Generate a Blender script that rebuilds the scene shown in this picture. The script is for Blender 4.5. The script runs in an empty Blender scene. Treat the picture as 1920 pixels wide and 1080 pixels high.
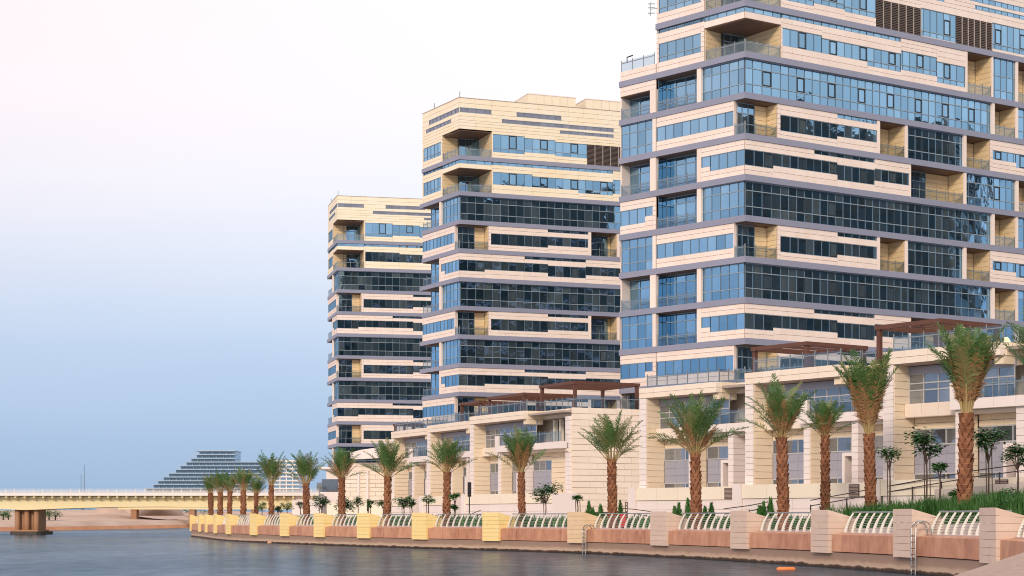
import bpy, bmesh, math, random
from mathutils import Vector, Matrix
R = random.Random(7)
SC = bpy.context.scene
COL = SC.collection
rad = math.radians

# ------------------------------------------------------------------ camera, sky, sun, exposure
EYE, FPX, HOR = 2.5, 3350.0, 970.0
cam = bpy.data.cameras.new('camera'); camo = bpy.data.objects.new('camera', cam); COL.objects.link(camo)
camo.location = (0, 0, EYE); camo.rotation_euler = (rad(90), 0, 0)
cam.sensor_width = 36; cam.lens = FPX / 1920 * 36; cam.shift_y = (HOR - 540) / 1920
cam.clip_start = 0.5; cam.clip_end = 9000
SC.camera = camo

SUN_EL, SUN_AZ = rad(24), rad(198)          # azimuth clockwise from +Y: behind the camera, to the left
world = bpy.data.worlds.new('World'); SC.world = world; world.use_nodes = True
nt = world.node_tree; nt.nodes.clear()
def N(t, ty, **kw):
    n = t.nodes.new(ty)
    for k, v in kw.items(): setattr(n, k, v)
    return n
out = N(nt, 'ShaderNodeOutputWorld'); bg = N(nt, 'ShaderNodeBackground'); bg.inputs[1].default_value = 0.1
sky = N(nt, 'ShaderNodeTexSky', sky_type='NISHITA', sun_disc=False)
sky.sun_elevation = SUN_EL; sky.sun_rotation = SUN_AZ; sky.air_density = 1.2; sky.dust_density = 2.5
tc = N(nt, 'ShaderNodeTexCoord'); sep = N(nt, 'ShaderNodeSeparateXYZ'); nt.links.new(tc.outputs['Generated'], sep.inputs[0])
# thin high cloud: blue-grey haze low down, passing into white cloud overhead, a little thinner to the right
nz = N(nt, 'ShaderNodeTexNoise'); nz.inputs['Scale'].default_value = 1.6; nz.inputs['Detail'].default_value = 3
mp = N(nt, 'ShaderNodeMapping'); mp.inputs['Scale'].default_value = (1, 1, 3.2)
nt.links.new(tc.outputs['Generated'], mp.inputs[0]); nt.links.new(mp.outputs[0], nz.inputs['Vector'])
m1 = N(nt, 'ShaderNodeMath', operation='MULTIPLY_ADD'); m1.inputs[1].default_value = 0.09; m1.inputs[2].default_value = -0.045
nt.links.new(nz.outputs['Fac'], m1.inputs[0])
m2 = N(nt, 'ShaderNodeMath', operation='ADD'); nt.links.new(sep.outputs['Z'], m2.inputs[0]); nt.links.new(m1.outputs[0], m2.inputs[1])
mr = N(nt, 'ShaderNodeMapRange'); mr.inputs['From Min'].default_value = 0.0; mr.inputs['From Max'].default_value = 0.30
nt.links.new(m2.outputs[0], mr.inputs['Value'])
cr = N(nt, 'ShaderNodeValToRGB'); nt.links.new(mr.outputs[0], cr.inputs[0])
stops = [(0.0, (.325, .475, .68)), (.15, (.385, .54, .765)), (.33, (.51, .65, .865)), (.50, (.71, .79, .93)), (.66, (.89, .91, .985)), (.82, (.99, .97, 1.0)), (1.0, (1.05, 1.0, 1.0))]
cr.color_ramp.elements[0].position = stops[0][0]; cr.color_ramp.elements[0].color = (*stops[0][1], 1)
cr.color_ramp.elements[1].position = stops[-1][0]; cr.color_ramp.elements[1].color = (*stops[-1][1], 1)
for p, c in stops[1:-1]:
    e = cr.color_ramp.elements.new(p); e.color = (*c, 1)
sc_ = N(nt, 'ShaderNodeVectorMath', operation='SCALE'); sc_.inputs['Scale'].default_value = 8.7
# a breath of sunset pink in the cloud towards the left
pk = N(nt, 'ShaderNodeMapRange'); pk.inputs['From Min'].default_value = .05; pk.inputs['From Max'].default_value = -.32; nt.links.new(sep.outputs['X'], pk.inputs['Value'])
pm = N(nt, 'ShaderNodeMath', operation='MULTIPLY'); nt.links.new(pk.outputs[0], pm.inputs[0]); nt.links.new(mr.outputs[0], pm.inputs[1])
pt = N(nt, 'ShaderNodeMix', data_type='RGBA', blend_type='MULTIPLY'); pt.inputs['B'].default_value = (1.0, .88, .875, 1)
nt.links.new(pm.outputs[0], pt.inputs['Factor']); nt.links.new(cr.outputs[0], pt.inputs['A']); nt.links.new(pt.outputs['Result'], sc_.inputs[0])
mix = N(nt, 'ShaderNodeMix', data_type='RGBA'); mix.inputs['Factor'].default_value = 0.9
nt.links.new(sky.outputs[0], mix.inputs['A']); nt.links.new(sc_.outputs[0], mix.inputs['B'])
nt.links.new(mix.outputs['Result'], bg.inputs[0]); nt.links.new(bg.outputs[0], out.inputs[0])

sun = bpy.data.lights.new('sun', 'SUN'); sun.energy = 1.5; sun.angle = rad(11); sun.color = (1.0, .84, .68)
suno = bpy.data.objects.new('sun', sun); COL.objects.link(suno)
sd = Vector((math.sin(SUN_AZ) * math.cos(SUN_EL), math.cos(SUN_AZ) * math.cos(SUN_EL), math.sin(SUN_EL)))
suno.rotation_euler = (-sd).to_track_quat('-Z', 'Y').to_euler()
vs = SC.view_settings; vs.view_transform = 'Standard'; vs.look = 'None'; vs.exposure = 0.34; vs.gamma = 1; vs.use_curve_mapping = False
SC.cycles.max_bounces = 6; SC.cycles.transparent_max_bounces = 12; SC.cycles.glossy_bounces = 3; SC.cycles.diffuse_bounces = 3
SC.cycles.sample_clamp_indirect = 4; SC.cycles.filter_width = 1.05

# ------------------------------------------------------------------ materials
MATS = {}
def rnd_out(t):
    """a random value per object and per joined piece"""
    oi = N(t, 'ShaderNodeObjectInfo'); ge = N(t, 'ShaderNodeNewGeometry')
    a = N(t, 'ShaderNodeMath', operation='ADD'); t.links.new(oi.outputs['Random'], a.inputs[0]); t.links.new(ge.outputs['Random Per Island'], a.inputs[1])
    f = N(t, 'ShaderNodeMath', operation='FRACT'); t.links.new(a.outputs[0], f.inputs[0])
    return f.outputs[0], ge
def mat(name, c0, c1=None, rough=.7, noise=None, spec=.4, bump=0., metallic=0., stretch=(1, 1, 1), nmix=.5, extra=None):
    """colour varies per piece between c0 and c1, and by a position noise"""
    m = bpy.data.materials.new(name); m.use_nodes = True; t = m.node_tree; t.nodes.clear()
    o = N(t, 'ShaderNodeOutputMaterial'); p = N(t, 'ShaderNodeBsdfPrincipled'); t.links.new(p.outputs[0], o.inputs[0])
    p.inputs['Roughness'].default_value = rough; p.inputs['Specular IOR Level'].default_value = spec; p.inputs['Metallic'].default_value = metallic
    c1 = c1 or c0
    rv, ge = rnd_out(t)
    mx = N(t, 'ShaderNodeMix', data_type='RGBA'); mx.inputs['A'].default_value = (*c0, 1); mx.inputs['B'].default_value = (*c1, 1)
    if noise:
        n = N(t, 'ShaderNodeTexNoise'); n.inputs['Scale'].default_value = noise; n.inputs['Detail'].default_value = 4
        mp = N(t, 'ShaderNodeMapping'); mp.inputs['Scale'].default_value = stretch
        t.links.new(ge.outputs['Position'], mp.inputs[0]); t.links.new(mp.outputs[0], n.inputs['Vector'])
        cn = N(t, 'ShaderNodeMapRange'); cn.inputs['From Min'].default_value = .3; cn.inputs['From Max'].default_value = .7
        t.links.new(n.outputs['Fac'], cn.inputs['Value'])
        fm = N(t, 'ShaderNodeMix', data_type='FLOAT'); fm.inputs['Factor'].default_value = nmix
        t.links.new(rv, fm.inputs['A']); t.links.new(cn.outputs[0], fm.inputs['B'])
        t.links.new(fm.outputs['Result'], mx.inputs['Factor'])
        if bump:
            b = N(t, 'ShaderNodeBump'); b.inputs['Strength'].default_value = bump; b.inputs['Distance'].default_value = .05
            t.links.new(n.outputs['Fac'], b.inputs['Height']); t.links.new(b.outputs[0], p.inputs['Normal'])
    else:
        t.links.new(rv, mx.inputs['Factor'])
    t.links.new(mx.outputs['Result'], p.inputs['Base Color'])
    MATS[name] = m
    if extra: extra(t, p)
    return m
def glass_mat(name, dark, light, tint, lo, hi, rough=.03):
    """coated window glass: a dark room with here and there a drawn curtain behind a tinted mirror coat"""
    m = bpy.data.materials.new(name); m.use_nodes = True; t = m.node_tree; t.nodes.clear()
    o = N(t, 'ShaderNodeOutputMaterial'); rv, ge = rnd_out(t)
    d = N(t, 'ShaderNodeBsdfDiffuse'); g = N(t, 'ShaderNodeBsdfGlossy'); g.inputs['Roughness'].default_value = rough
    n = N(t, 'ShaderNodeTexNoise'); n.inputs['Scale'].default_value = 1.1; n.inputs['Detail'].default_value = 2
    mp = N(t, 'ShaderNodeMapping'); mp.inputs['Scale'].default_value = (1, 1, .06)
    t.links.new(ge.outputs['Position'], mp.inputs[0]); t.links.new(mp.outputs[0], n.inputs['Vector'])
    pw = N(t, 'ShaderNodeMath', operation='POWER'); pw.inputs[1].default_value = 2.2; t.links.new(rv, pw.inputs[0])
    ad = N(t, 'ShaderNodeMath', operation='MULTIPLY'); t.links.new(pw.outputs[0], ad.inputs[0]); t.links.new(n.outputs['Fac'], ad.inputs[1])
    mx = N(t, 'ShaderNodeMix', data_type='RGBA'); mx.inputs['A'].default_value = (*dark, 1); mx.inputs['B'].default_value = (*light, 1)
    t.links.new(ad.outputs[0], mx.inputs['Factor']); t.links.new(mx.outputs['Result'], d.inputs['Color'])
    tv = N(t, 'ShaderNodeMix', data_type='RGBA'); tv.inputs['A'].default_value = (*[c * .86 for c in tint], 1); tv.inputs['B'].default_value = (*[min(1, c * 1.1) for c in tint], 1)
    t.links.new(rv, tv.inputs['Factor']); t.links.new(tv.outputs['Result'], g.inputs['Color'])
    # panes are never quite flat or quite parallel
    wn = N(t, 'ShaderNodeTexWhiteNoise', noise_dimensions='1D'); t.links.new(rv, wn.inputs['W'])
    sb = N(t, 'ShaderNodeVectorMath', operation='SUBTRACT'); sb.inputs[1].default_value = (.5, .5, .5); t.links.new(wn.outputs['Color'], sb.inputs[0])
    scl = N(t, 'ShaderNodeVectorMath', operation='SCALE'); scl.inputs['Scale'].default_value = .022; t.links.new(sb.outputs[0], scl.inputs[0])
    an = N(t, 'ShaderNodeVectorMath', operation='ADD'); t.links.new(ge.outputs['Normal'], an.inputs[0]); t.links.new(scl.outputs[0], an.inputs[1])
    n3 = N(t, 'ShaderNodeTexNoise'); n3.inputs['Scale'].default_value = .8
    t.links.new(ge.outputs['Position'], n3.inputs['Vector'])
    bp = N(t, 'ShaderNodeBump'); bp.inputs['Strength'].default_value = .035; bp.inputs['Distance'].default_value = .3
    t.links.new(n3.outputs['Fac'], bp.inputs['Height']); t.links.new(an.outputs[0], bp.inputs['Normal'])
    t.links.new(bp.outputs[0], g.inputs['Normal'])
    lw = N(t, 'ShaderNodeLayerWeight'); lw.inputs['Blend'].default_value = .35
    mr = N(t, 'ShaderNodeMapRange'); mr.inputs['To Min'].default_value = lo; mr.inputs['To Max'].default_value = hi
    t.links.new(lw.outputs['Facing'], mr.inputs['Value'])
    ms = N(t, 'ShaderNodeMixShader'); t.links.new(mr.outputs[0], ms.inputs[0]); t.links.new(d.outputs[0], ms.inputs[1]); t.links.new(g.outputs[0], ms.inputs[2])
    t.links.new(ms.outputs[0], o.inputs[0]); MATS[name] = m; return m
def clear_mat(name, tint, op):
    m = bpy.data.materials.new(name); m.use_nodes = True; t = m.node_tree; t.nodes.clear()
    o = N(t, 'ShaderNodeOutputMaterial'); tr = N(t, 'ShaderNodeBsdfTransparent'); tr.inputs[0].default_value = (*tint, 1)
    g = N(t, 'ShaderNodeBsdfGlossy'); g.inputs['Roughness'].default_value = .05; g.inputs[0].default_value = (.8, .95, 1, 1)
    ms = N(t, 'ShaderNodeMixShader'); ms.inputs[0].default_value = op
    t.links.new(tr.outputs[0], ms.inputs[1]); t.links.new(g.outputs[0], ms.inputs[2]); t.links.new(ms.outputs[0], o.inputs[0])
    MATS[name] = m; return m
def emit_mat(name, c, s):
    m = bpy.data.materials.new(name); m.use_nodes = True; t = m.node_tree; t.nodes.clear()
    o = N(t, 'ShaderNodeOutputMaterial'); e = N(t, 'ShaderNodeEmission'); e.inputs[0].default_value = (*c, 1); e.inputs[1].default_value = s
    t.links.new(e.outputs[0], o.inputs[0]); MATS[name] = m

mat('stone', (.81, .67, .585), (.89, .77, .69), rough=.6, noise=1.3, nmix=.45, stretch=(1, 1, .22))
mat('cream_stone', (.82, .68, .46), (.86, .73, .54), rough=.6, noise=.5, nmix=.4)
mat('honey_stone', (.80, .60, .34), (.87, .68, .42), rough=.6, noise=.8)
mat('joint', (.50, .38, .32), rough=.9)
mat('slab', (.25, .265, .355), (.285, .295, .385), rough=.45, noise=.5)
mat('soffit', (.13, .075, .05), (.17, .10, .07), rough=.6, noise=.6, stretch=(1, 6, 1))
mat('dark_frame', (.018, .024, .035), rough=.4)
mat('mullion', (.13, .19, .25), rough=.4); mat('transom', (.27, .34, .39), rough=.4); mat('pale_mullion', (.52, .52, .53), rough=.45)
mat('louvre', (.10, .075, .065), (.13, .095, .08), rough=.5)
mat('louvre_frame', (.45, .38, .34), rough=.5)
glass_mat('pane', (.010, .026, .034), (.26, .31, .31), (.38, .655, .90), .58, .9)
glass_mat('house_pane', (.07, .08, .10), (.34, .34, .33), (.56, .62, .70), .30, .7, rough=.06)
clear_mat('rail_glass', (.80, .84, .87), .08)
mat('rail_metal', (.30, .33, .34), rough=.35, metallic=.5)
mat('core', (.035, .045, .055), rough=.3)
mat('house_stone', (.84, .71, .585), (.89, .78, .66), rough=.65, noise=1.3, nmix=.45, stretch=(1, 1, .25))
mat('white_stone', (.82, .735, .70), (.86, .78, .75), rough=.65, noise=.6, nmix=.4)
mat('honey_house', (.84, .69, .50), (.88, .745, .56), rough=.65, noise=.6)
mat('cream_wall', (.86, .77, .62), (.88, .80, .66), rough=.7, noise=.4)
mat('spandrel', (.34, .35, .42), (.39, .395, .47), rough=.35, noise=.3)
mat('bronze_panel', (.16, .13, .10), rough=.5)
mat('pergola', (.11, .045, .03), (.14, .06, .04), rough=.55, noise=2)
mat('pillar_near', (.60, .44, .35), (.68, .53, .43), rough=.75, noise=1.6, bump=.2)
mat('pillar_golden_light', (.86, .64, .25), (.88, .69, .32), rough=.75, noise=1.6)  # warm golden light on the far pillars, put into their stone colour
mat('pillar_faint_golden_light', (.72, .51, .30), (.76, .57, .36), rough=.75, noise=1.6)  # a weaker share of that golden light, also in the colour
mat('granite', (.38, .155, .085), (.64, .33, .19), rough=.45, noise=2.4, stretch=(1, .55, .5), nmix=.6)
mat('sill', (.50, .38, .37), (.55, .43, .41), rough=.5, noise=1)
mat('rail_white', (.78, .74, .66), (.82, .78, .70), rough=.4)
mat('paving', (.36, .30, .27), (.44, .37, .33), rough=.8, noise=.8)
mat('kerb_stone', (.50, .44, .40), (.56, .50, .46), rough=.8, noise=1)
mat('soil', (.07, .06, .035), (.10, .08, .05), rough=1, noise=.8)
mat('quay_top', (.30, .20, .16), (.48, .35, .29), rough=.8, noise=9, nmix=.9, bump=.3)
mat('sand', (.42, .29, .22), (.58, .44, .36), rough=1, noise=.06, nmix=.95, bump=.3)
mat('red_sand', (.42, .18, .09), (.52, .25, .13), rough=1, noise=.2, nmix=.9)
mat('bridge_yellow', (.84, .69, .39), (.87, .74, .46), rough=.7, noise=.15)
mat('bridge_white', (.76, .70, .64), (.80, .75, .70), rough=.6, noise=.3)
mat('bridge_pier', (.34, .17, .09), (.46, .26, .15), rough=.8, noise=.5, stretch=(1, 1, .2))
mat('dark_concrete', (.05, .04, .035), (.09, .07, .06), rough=.8, noise=.8)
mat('far_glass_haze', (.15, .28, .42), (.19, .33, .47), rough=.15, spec=.8, noise=.05)  # bluish distance haze mixed into the glass colour
mat('far_slab_haze', (.33, .45, .57), (.38, .50, .62), rough=.6)  # slab edges tinted blue for the same distance haze
mat('trunk', (.16, .06, .025), (.26, .11, .05), rough=.9, noise=3, nmix=.5)
mat('boot_tip', (.50, .29, .17), (.68, .44, .29), rough=.8)
mat('boot', (.17, .065, .032), (.32, .14, .07), rough=.9)
mat('frond', (.045, .12, .03), (.11, .21, .055), rough=.5, noise=1.0)
mat('frond_olive', (.14, .165, .05), (.25, .26, .10), rough=.55, noise=1.0)
mat('frond_dry', (.26, .13, .055), (.42, .24, .11), rough=.8, noise=1.5)
mat('rachis', (.34, .26, .11), (.46, .33, .15), rough=.6)
mat('leaf', (.035, .13, .025), (.08, .24, .045), rough=.5, noise=1.5)
mat('leaf_dark', (.022, .09, .024), (.055, .17, .04), rough=.5, noise=1.5)
mat('grass', (.018, .075, .014), (.06, .18, .03), rough=.6, noise=.5)
mat('bark', (.07, .045, .035), (.10, .065, .05), rough=.9)
mat('steel', (.55, .53, .50), rough=.25, metallic=.9)
mat('dark_metal', (.045, .035, .035), rough=.45)
mat('orange_plastic', (.75, .22, .06), rough=.5)
mat('red_paint', (.50, .03, .03), rough=.5)
mat('antenna', (.12, .13, .14), rough=.5)
emit_mat('lamp_light', (1.0, .85, .42), 1.6)

def concrete_nodes(t, p):
    # weathered tide line on the quay footing: growth below, salt bloom above
    ge = N(t, 'ShaderNodeNewGeometry'); sp = N(t, 'ShaderNodeSeparateXYZ'); t.links.new(ge.outputs['Position'], sp.inputs[0])
    n = N(t, 'ShaderNodeTexNoise'); n.inputs['Scale'].default_value = 1.2; n.inputs['Detail'].default_value = 5; t.links.new(ge.outputs['Position'], n.inputs['Vector'])
    a = N(t, 'ShaderNodeMath', operation='MULTIPLY_ADD'); a.inputs[1].default_value = .28; t.links.new(n.outputs['Fac'], a.inputs[0]); t.links.new(sp.outputs['Z'], a.inputs[2])
    cr = N(t, 'ShaderNodeValToRGB'); t.links.new(a.outputs[0], cr.inputs[0])
    el = cr.color_ramp.elements; el[0].position = .16; el[0].color = (.03, .018, .012, 1); el[1].position = .72; el[1].color = (.30, .20, .15, 1)
    for ps, c in ((.27, (.09, .05, .03)), (.33, (.52, .38, .28)), (.46, (.46, .32, .23)), (.56, (.33, .22, .16))):
        e = el.new(ps); e.color = (*c, 1)
    t.links.new(cr.outputs[0], p.inputs['Base Color'])
mat('quay_concrete', (.4, .3, .2), rough=.85, extra=concrete_nodes)

def water_mat():
    m = bpy.data.materials.new('water'); m.use_nodes = True; t = m.node_tree; t.nodes.clear()
    o = N(t, 'ShaderNodeOutputMaterial'); ge = N(t, 'ShaderNodeNewGeometry')
    d = N(t, 'ShaderNodeBsdfDiffuse'); d.inputs[0].default_value = (.014, .042, .070, 1)
    g = N(t, 'ShaderNodeBsdfGlossy'); g.inputs[0].default_value = (.82, .88, .95, 1); g.inputs['Roughness'].default_value = .15
    mp = N(t, 'ShaderNodeMapping'); mp.inputs['Scale'].default_value = (.55, .20, 1); t.links.new(ge.outputs['Position'], mp.inputs[0])
    a = N(t, 'ShaderNodeTexNoise'); a.inputs['Scale'].default_value = 1.3; a.inputs['Detail'].default_value = 6; a.inputs['Roughness'].default_value = .65; t.links.new(mp.outputs[0], a.inputs['Vector'])
    b = N(t, 'ShaderNodeBump'); b.inputs['Strength'].default_value = .13; b.inputs['Distance'].default_value = .5; t.links.new(a.outputs['Fac'], b.inputs['Height']); t.links.new(b.outputs[0], g.inputs['Normal'])
    # wind patches: rougher water mirrors less
    mp2 = N(t, 'ShaderNodeMapping'); mp2.inputs['Scale'].default_value = (.05, .016, 1); t.links.new(ge.outputs['Position'], mp2.inputs[0])
    w = N(t, 'ShaderNodeTexNoise'); w.inputs['Scale'].default_value = 1.0; w.inputs['Detail'].default_value = 4; t.links.new(mp2.outputs[0], w.inputs['Vector'])
    r = N(t, 'ShaderNodeMapRange'); r.inputs['From Min'].default_value = .3; r.inputs['From Max'].default_value = .7; r.inputs['To Min'].default_value = .33; r.inputs['To Max'].default_value = .56; t.links.new(w.outputs['Fac'], r.inputs['Value'])
    x = N(t, 'ShaderNodeMapRange'); x.inputs['From Min'].default_value = .35; x.inputs['From Max'].default_value = .65; x.inputs['To Min'].default_value = .84; x.inputs['To Max'].default_value = 1.16; t.links.new(a.outputs['Fac'], x.inputs['Value'])
    mu = N(t, 'ShaderNodeMath', operation='MULTIPLY'); t.links.new(r.outputs[0], mu.inputs[0]); t.links.new(x.outputs[0], mu.inputs[1])
    ms = N(t, 'ShaderNodeMixShader'); t.links.new(mu.outputs[0], ms.inputs[0]); t.links.new(d.outputs[0], ms.inputs[1]); t.links.new(g.outputs[0], ms.inputs[2]); t.links.new(ms.outputs[0], o.inputs[0]); MATS['water'] = m
water_mat()

# ------------------------------------------------------------------ building blocks
CUBES = {}
CV = [(-.5, -.5, -.5), (.5, -.5, -.5), (.5, .5, -.5), (-.5, .5, -.5), (-.5, -.5, .5), (.5, -.5, .5), (.5, .5, .5), (-.5, .5, .5)]
CF = [(0, 3, 2, 1), (4, 5, 6, 7), (0, 1, 5, 4), (1, 2, 6, 5), (2, 3, 7, 6), (3, 0, 4, 7)]
def cube(m):
    if m not in CUBES:
        me = bpy.data.meshes.new('block_' + m); me.from_pydata(CV, [], CF); me.materials.append(MATS[m]); CUBES[m] = me
    return CUBES[m]
def newmesh(name, v, f, mats, mi=None, smooth=False):
    me = bpy.data.meshes.new(name); me.from_pydata(v, [], f)
    for m in ([mats] if isinstance(mats, str) else mats): me.materials.append(MATS[m])
    if mi: me.polygons.foreach_set('material_index', mi)
    if smooth: me.polygons.foreach_set('use_smooth', [True] * len(f))
    me.update(); return me
def boxvf(lo, hi, v, f):
    b = len(v)
    c = [(lo[i] + hi[i]) / 2 for i in range(3)]; s = [hi[i] - lo[i] for i in range(3)]
    v += [tuple(c[i] + q[i] * s[i] for i in range(3)) for q in CV]; f += [tuple(b + i for i in q) for q in CF]
def prism(poly, z0, z1):
    """vertical prism over a polygon given counter-clockwise; z1 a number or a list"""
    n = len(poly); z0 = [z0] * n if not isinstance(z0, list) else z0; z1 = [z1] * n if not isinstance(z1, list) else z1
    v = [(p[0], p[1], z0[i]) for i, p in enumerate(poly)] + [(p[0], p[1], z1[i]) for i, p in enumerate(poly)]
    f = [tuple(range(n - 1, -1, -1)), tuple(range(n, 2 * n))] + [(i, (i + 1) % n, n + (i + 1) % n, n + i) for i in range(n)]
    return v, f
def tube(pts, r, n=6, v=None, f=None):
    v = [] if v is None else v; f = [] if f is None else f
    pts = [Vector(p) for p in pts]; b = len(v)
    for i, p in enumerate(pts):
        d = (pts[min(i + 1, len(pts) - 1)] - pts[max(i - 1, 0)]).normalized()
        s = d.cross(Vector((0, 0, 1))) if abs(d.z) < .95 else d.cross(Vector((1, 0, 0)))
        s.normalize(); u = s.cross(d); rr = r[i] if isinstance(r, (list, tuple)) else r
        for k in range(n):
            a = 2 * math.pi * k / n; v.append(tuple(p + s * (math.cos(a) * rr) + u * (math.sin(a) * rr)))
    for i in range(len(pts) - 1):
        for k in range(n):
            q = b + i * n; f.append((q + k, q + (k + 1) % n, q + n + (k + 1) % n, q + n + k))
    f.append(tuple(b + k for k in range(n - 1, -1, -1))); f.append(tuple(b + (len(pts) - 1) * n + k for k in range(n)))
    return v, f
def setp(o, label=None, cat=None, group=None, kind=None):
    for k, x in (('label', label), ('category', cat), ('group', group), ('kind', kind)):
        if x: o[k] = x
    return o
def link(name, data, parent=None, loc=(0, 0, 0), rot=(0, 0, 0), scale=None, **kw):
    o = bpy.data.objects.new(name, data); COL.objects.link(o); o.location = loc; o.rotation_euler = rot
    if scale: o.scale = scale
    if parent: o.parent = parent
    return setp(o, **kw)
def struct(name, v, f, m):
    return link(name, newmesh(name, v, f, m), kind='structure')
def proj(p):
    return 960 + FPX * p[0] / max(p[1], 1), HOR - FPX * (p[2] - EYE) / max(p[1], 1)

# the plan corner of the towers is not quite square: pieces on the right face carry their own turn and length scale
FACE = {'rot': 0., 'map': lambda a: a}
class RP(tuple): pass
def turn(q, a): return (q[0] * math.cos(a) - q[1] * math.sin(a), q[0] * math.sin(a) + q[1] * math.cos(a), *q[2:])
class Thing:
    LIM = 295
    def __init__(s, name, label, cat, loc=(0, 0, 0), rz=0., group=None):
        s.o = link(name, None, loc=loc, rot=(0, 0, rz), label=label, cat=cat, group=group)
        s.o.empty_display_size = .5
        s.M = Matrix.Translation(loc) @ Matrix.Rotation(rz, 4, 'Z'); s.pieces = {}
    def world(s, p): return s.M @ Vector(p)
    def box(s, name, lo, hi, m, join=False):
        s.pieces.setdefault((name, m), []).append((lo, hi, join, FACE['rot'] if isinstance(lo, RP) else 0.))
    def mesh(s, name, v, f, m, parent=None, mi=None, smooth=False, **kw):
        return link(name, newmesh(name, v, f, m, mi, smooth), parent or s.o, **kw)
    def part(s, name, data, **kw): return link(name, data, s.o, **kw)
    def finish(s):
        byname = {}
        for (name, m), L in s.pieces.items():
            for lo, hi, join, rt in L:
                c = [(lo[i] + hi[i]) / 2 for i in range(3)]; w = s.world(Matrix.Rotation(rt, 3, 'Z') @ Vector(c))
                px, py = proj(w); k = FPX / max(w.y, 5)
                dx, dy, dz = (hi[i] - lo[i] for i in range(3))
                hw = max(dx, dy) * k * .72; hz = dz * k
                if min(dx, dy) > .5 * max(dx, dy): hz = max(hz, .3 * hw)
                vis = -60 < px < 1980 and -40 < py < 1100
                big = max(hw, hz) >= 9 and min(hw, hz) >= 3.2 and vis and not join
                byname.setdefault(name, []).append((hw * hz if big else 0, lo, hi, m, rt))
        for name, L in byname.items():
            L.sort(key=lambda a: -a[0]); rest = {}
            for i, (area, lo, hi, m, rt) in enumerate(L):
                if area > 0 and i < s.LIM or len(L) <= 2:
                    link(name, cube(m), s.o, loc=Matrix.Rotation(rt, 3, 'Z') @ Vector([(lo[j] + hi[j]) / 2 for j in range(3)]), rot=(0, 0, rt), scale=[hi[j] - lo[j] for j in range(3)])
                else:
                    v, f = rest.setdefault(m, ([], [])); k0 = len(v); boxvf(lo, hi, v, f)
                    if rt: v[k0:] = [turn(q, rt) for q in v[k0:]]
            for m, (v, f) in rest.items():
                link(name, newmesh(name, v, f, m), s.o, kind='stuff')
        s.pieces = {}

def FR(a0, a1, d0, d1, z0, z1):
    g = FACE['map']; return RP((g(a0), d0, z0)), RP((g(a1), d1, z1))
def FL(a0, a1, d0, d1, z0, z1): return (d0, a0, z0), (d1, a1, z1)

def stone(T, F, a0, a1, z0, z1, m='stone', step=2.56, course=.5, d=0., th=.1):
    if a1 - a0 < .05 or z1 - z0 < .05: return
    nr = max(1, round((z1 - z0) / course)); nc = max(1, round((a1 - a0) / step)); g = .018
    for r in range(nr):
        za, zb = z0 + (z1 - z0) * r / nr, z0 + (z1 - z0) * (r + 1) / nr
        off = (a1 - a0) / nc * (.5 if r % 2 and nc > 1 else 0)
        xs = [a0] + [a0 + (a1 - a0) * c / nc + off for c in range(0 if off else 1, nc)] + [a1]
        for xa, xb in zip(xs, xs[1:]):
            pr = R.uniform(-.006, .006)
            T.box('stone_panel', *F(xa + g / 2, xb - g / 2, d + pr, d + th, za + g, zb - g), m)
    T.box('backing', *F(a0, a1, d + .05, d + .16, z0, z1), 'joint', join=True)
def windows(T, F, edges, z0, z1, rows=(), d=.1, ops=(), m='pane', mul='mullion', mw=.055):
    zs = [z0] + [z for z in rows if z0 + .15 < z < z1 - .15] + [z1]
    for i, (a, b) in enumerate(zip(edges, edges[1:])):
        if b - a < .05: continue
        for za, zb in zip(zs, zs[1:]):
            T.box('pane', *F(a + .02, b - .02, d, d + .05, za + .02, zb - .02), m)
        if i in ops:
            k = len(zs) // 2 - 1 if len(zs) > 2 else 0
            if len(zs) in (3, 4): k = 1
            za, zb = zs[k] + .05, zs[k + 1] - .05
            if zb - za > 2.0: zb = za + 1.6
            v, f = [], []; q = .11
            for aa, ab, p0, p1 in ((a + .03, b - .03, za, za + q), (a + .03, b - .03, zb - q, zb), (a + .03, a + .03 + q, za + q, zb - q), (b - .03 - q, b - .03, za + q, zb - q)):
                boxvf(*F(aa, ab, d - .075, d - .004, p0, p1), v, f)
            if F is FR: v = [turn(q_, FACE['rot']) for q_ in v]
            T.mesh('window_frame', v, f, 'dark_frame')
    for a in edges: T.box('mullion', *F(a - mw / 2, a + mw / 2, d - .05, d + .02, z0, z1), 'pale_mullion' if m == 'house_pane' else mul, join=True)
    for z in zs: T.box('transom', *F(edges[0] + mw, edges[-1] - mw, d - .06, d + .015, z - .04, z + .04), 'pale_mullion' if m == 'house_pane' else 'transom', join=True)
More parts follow.
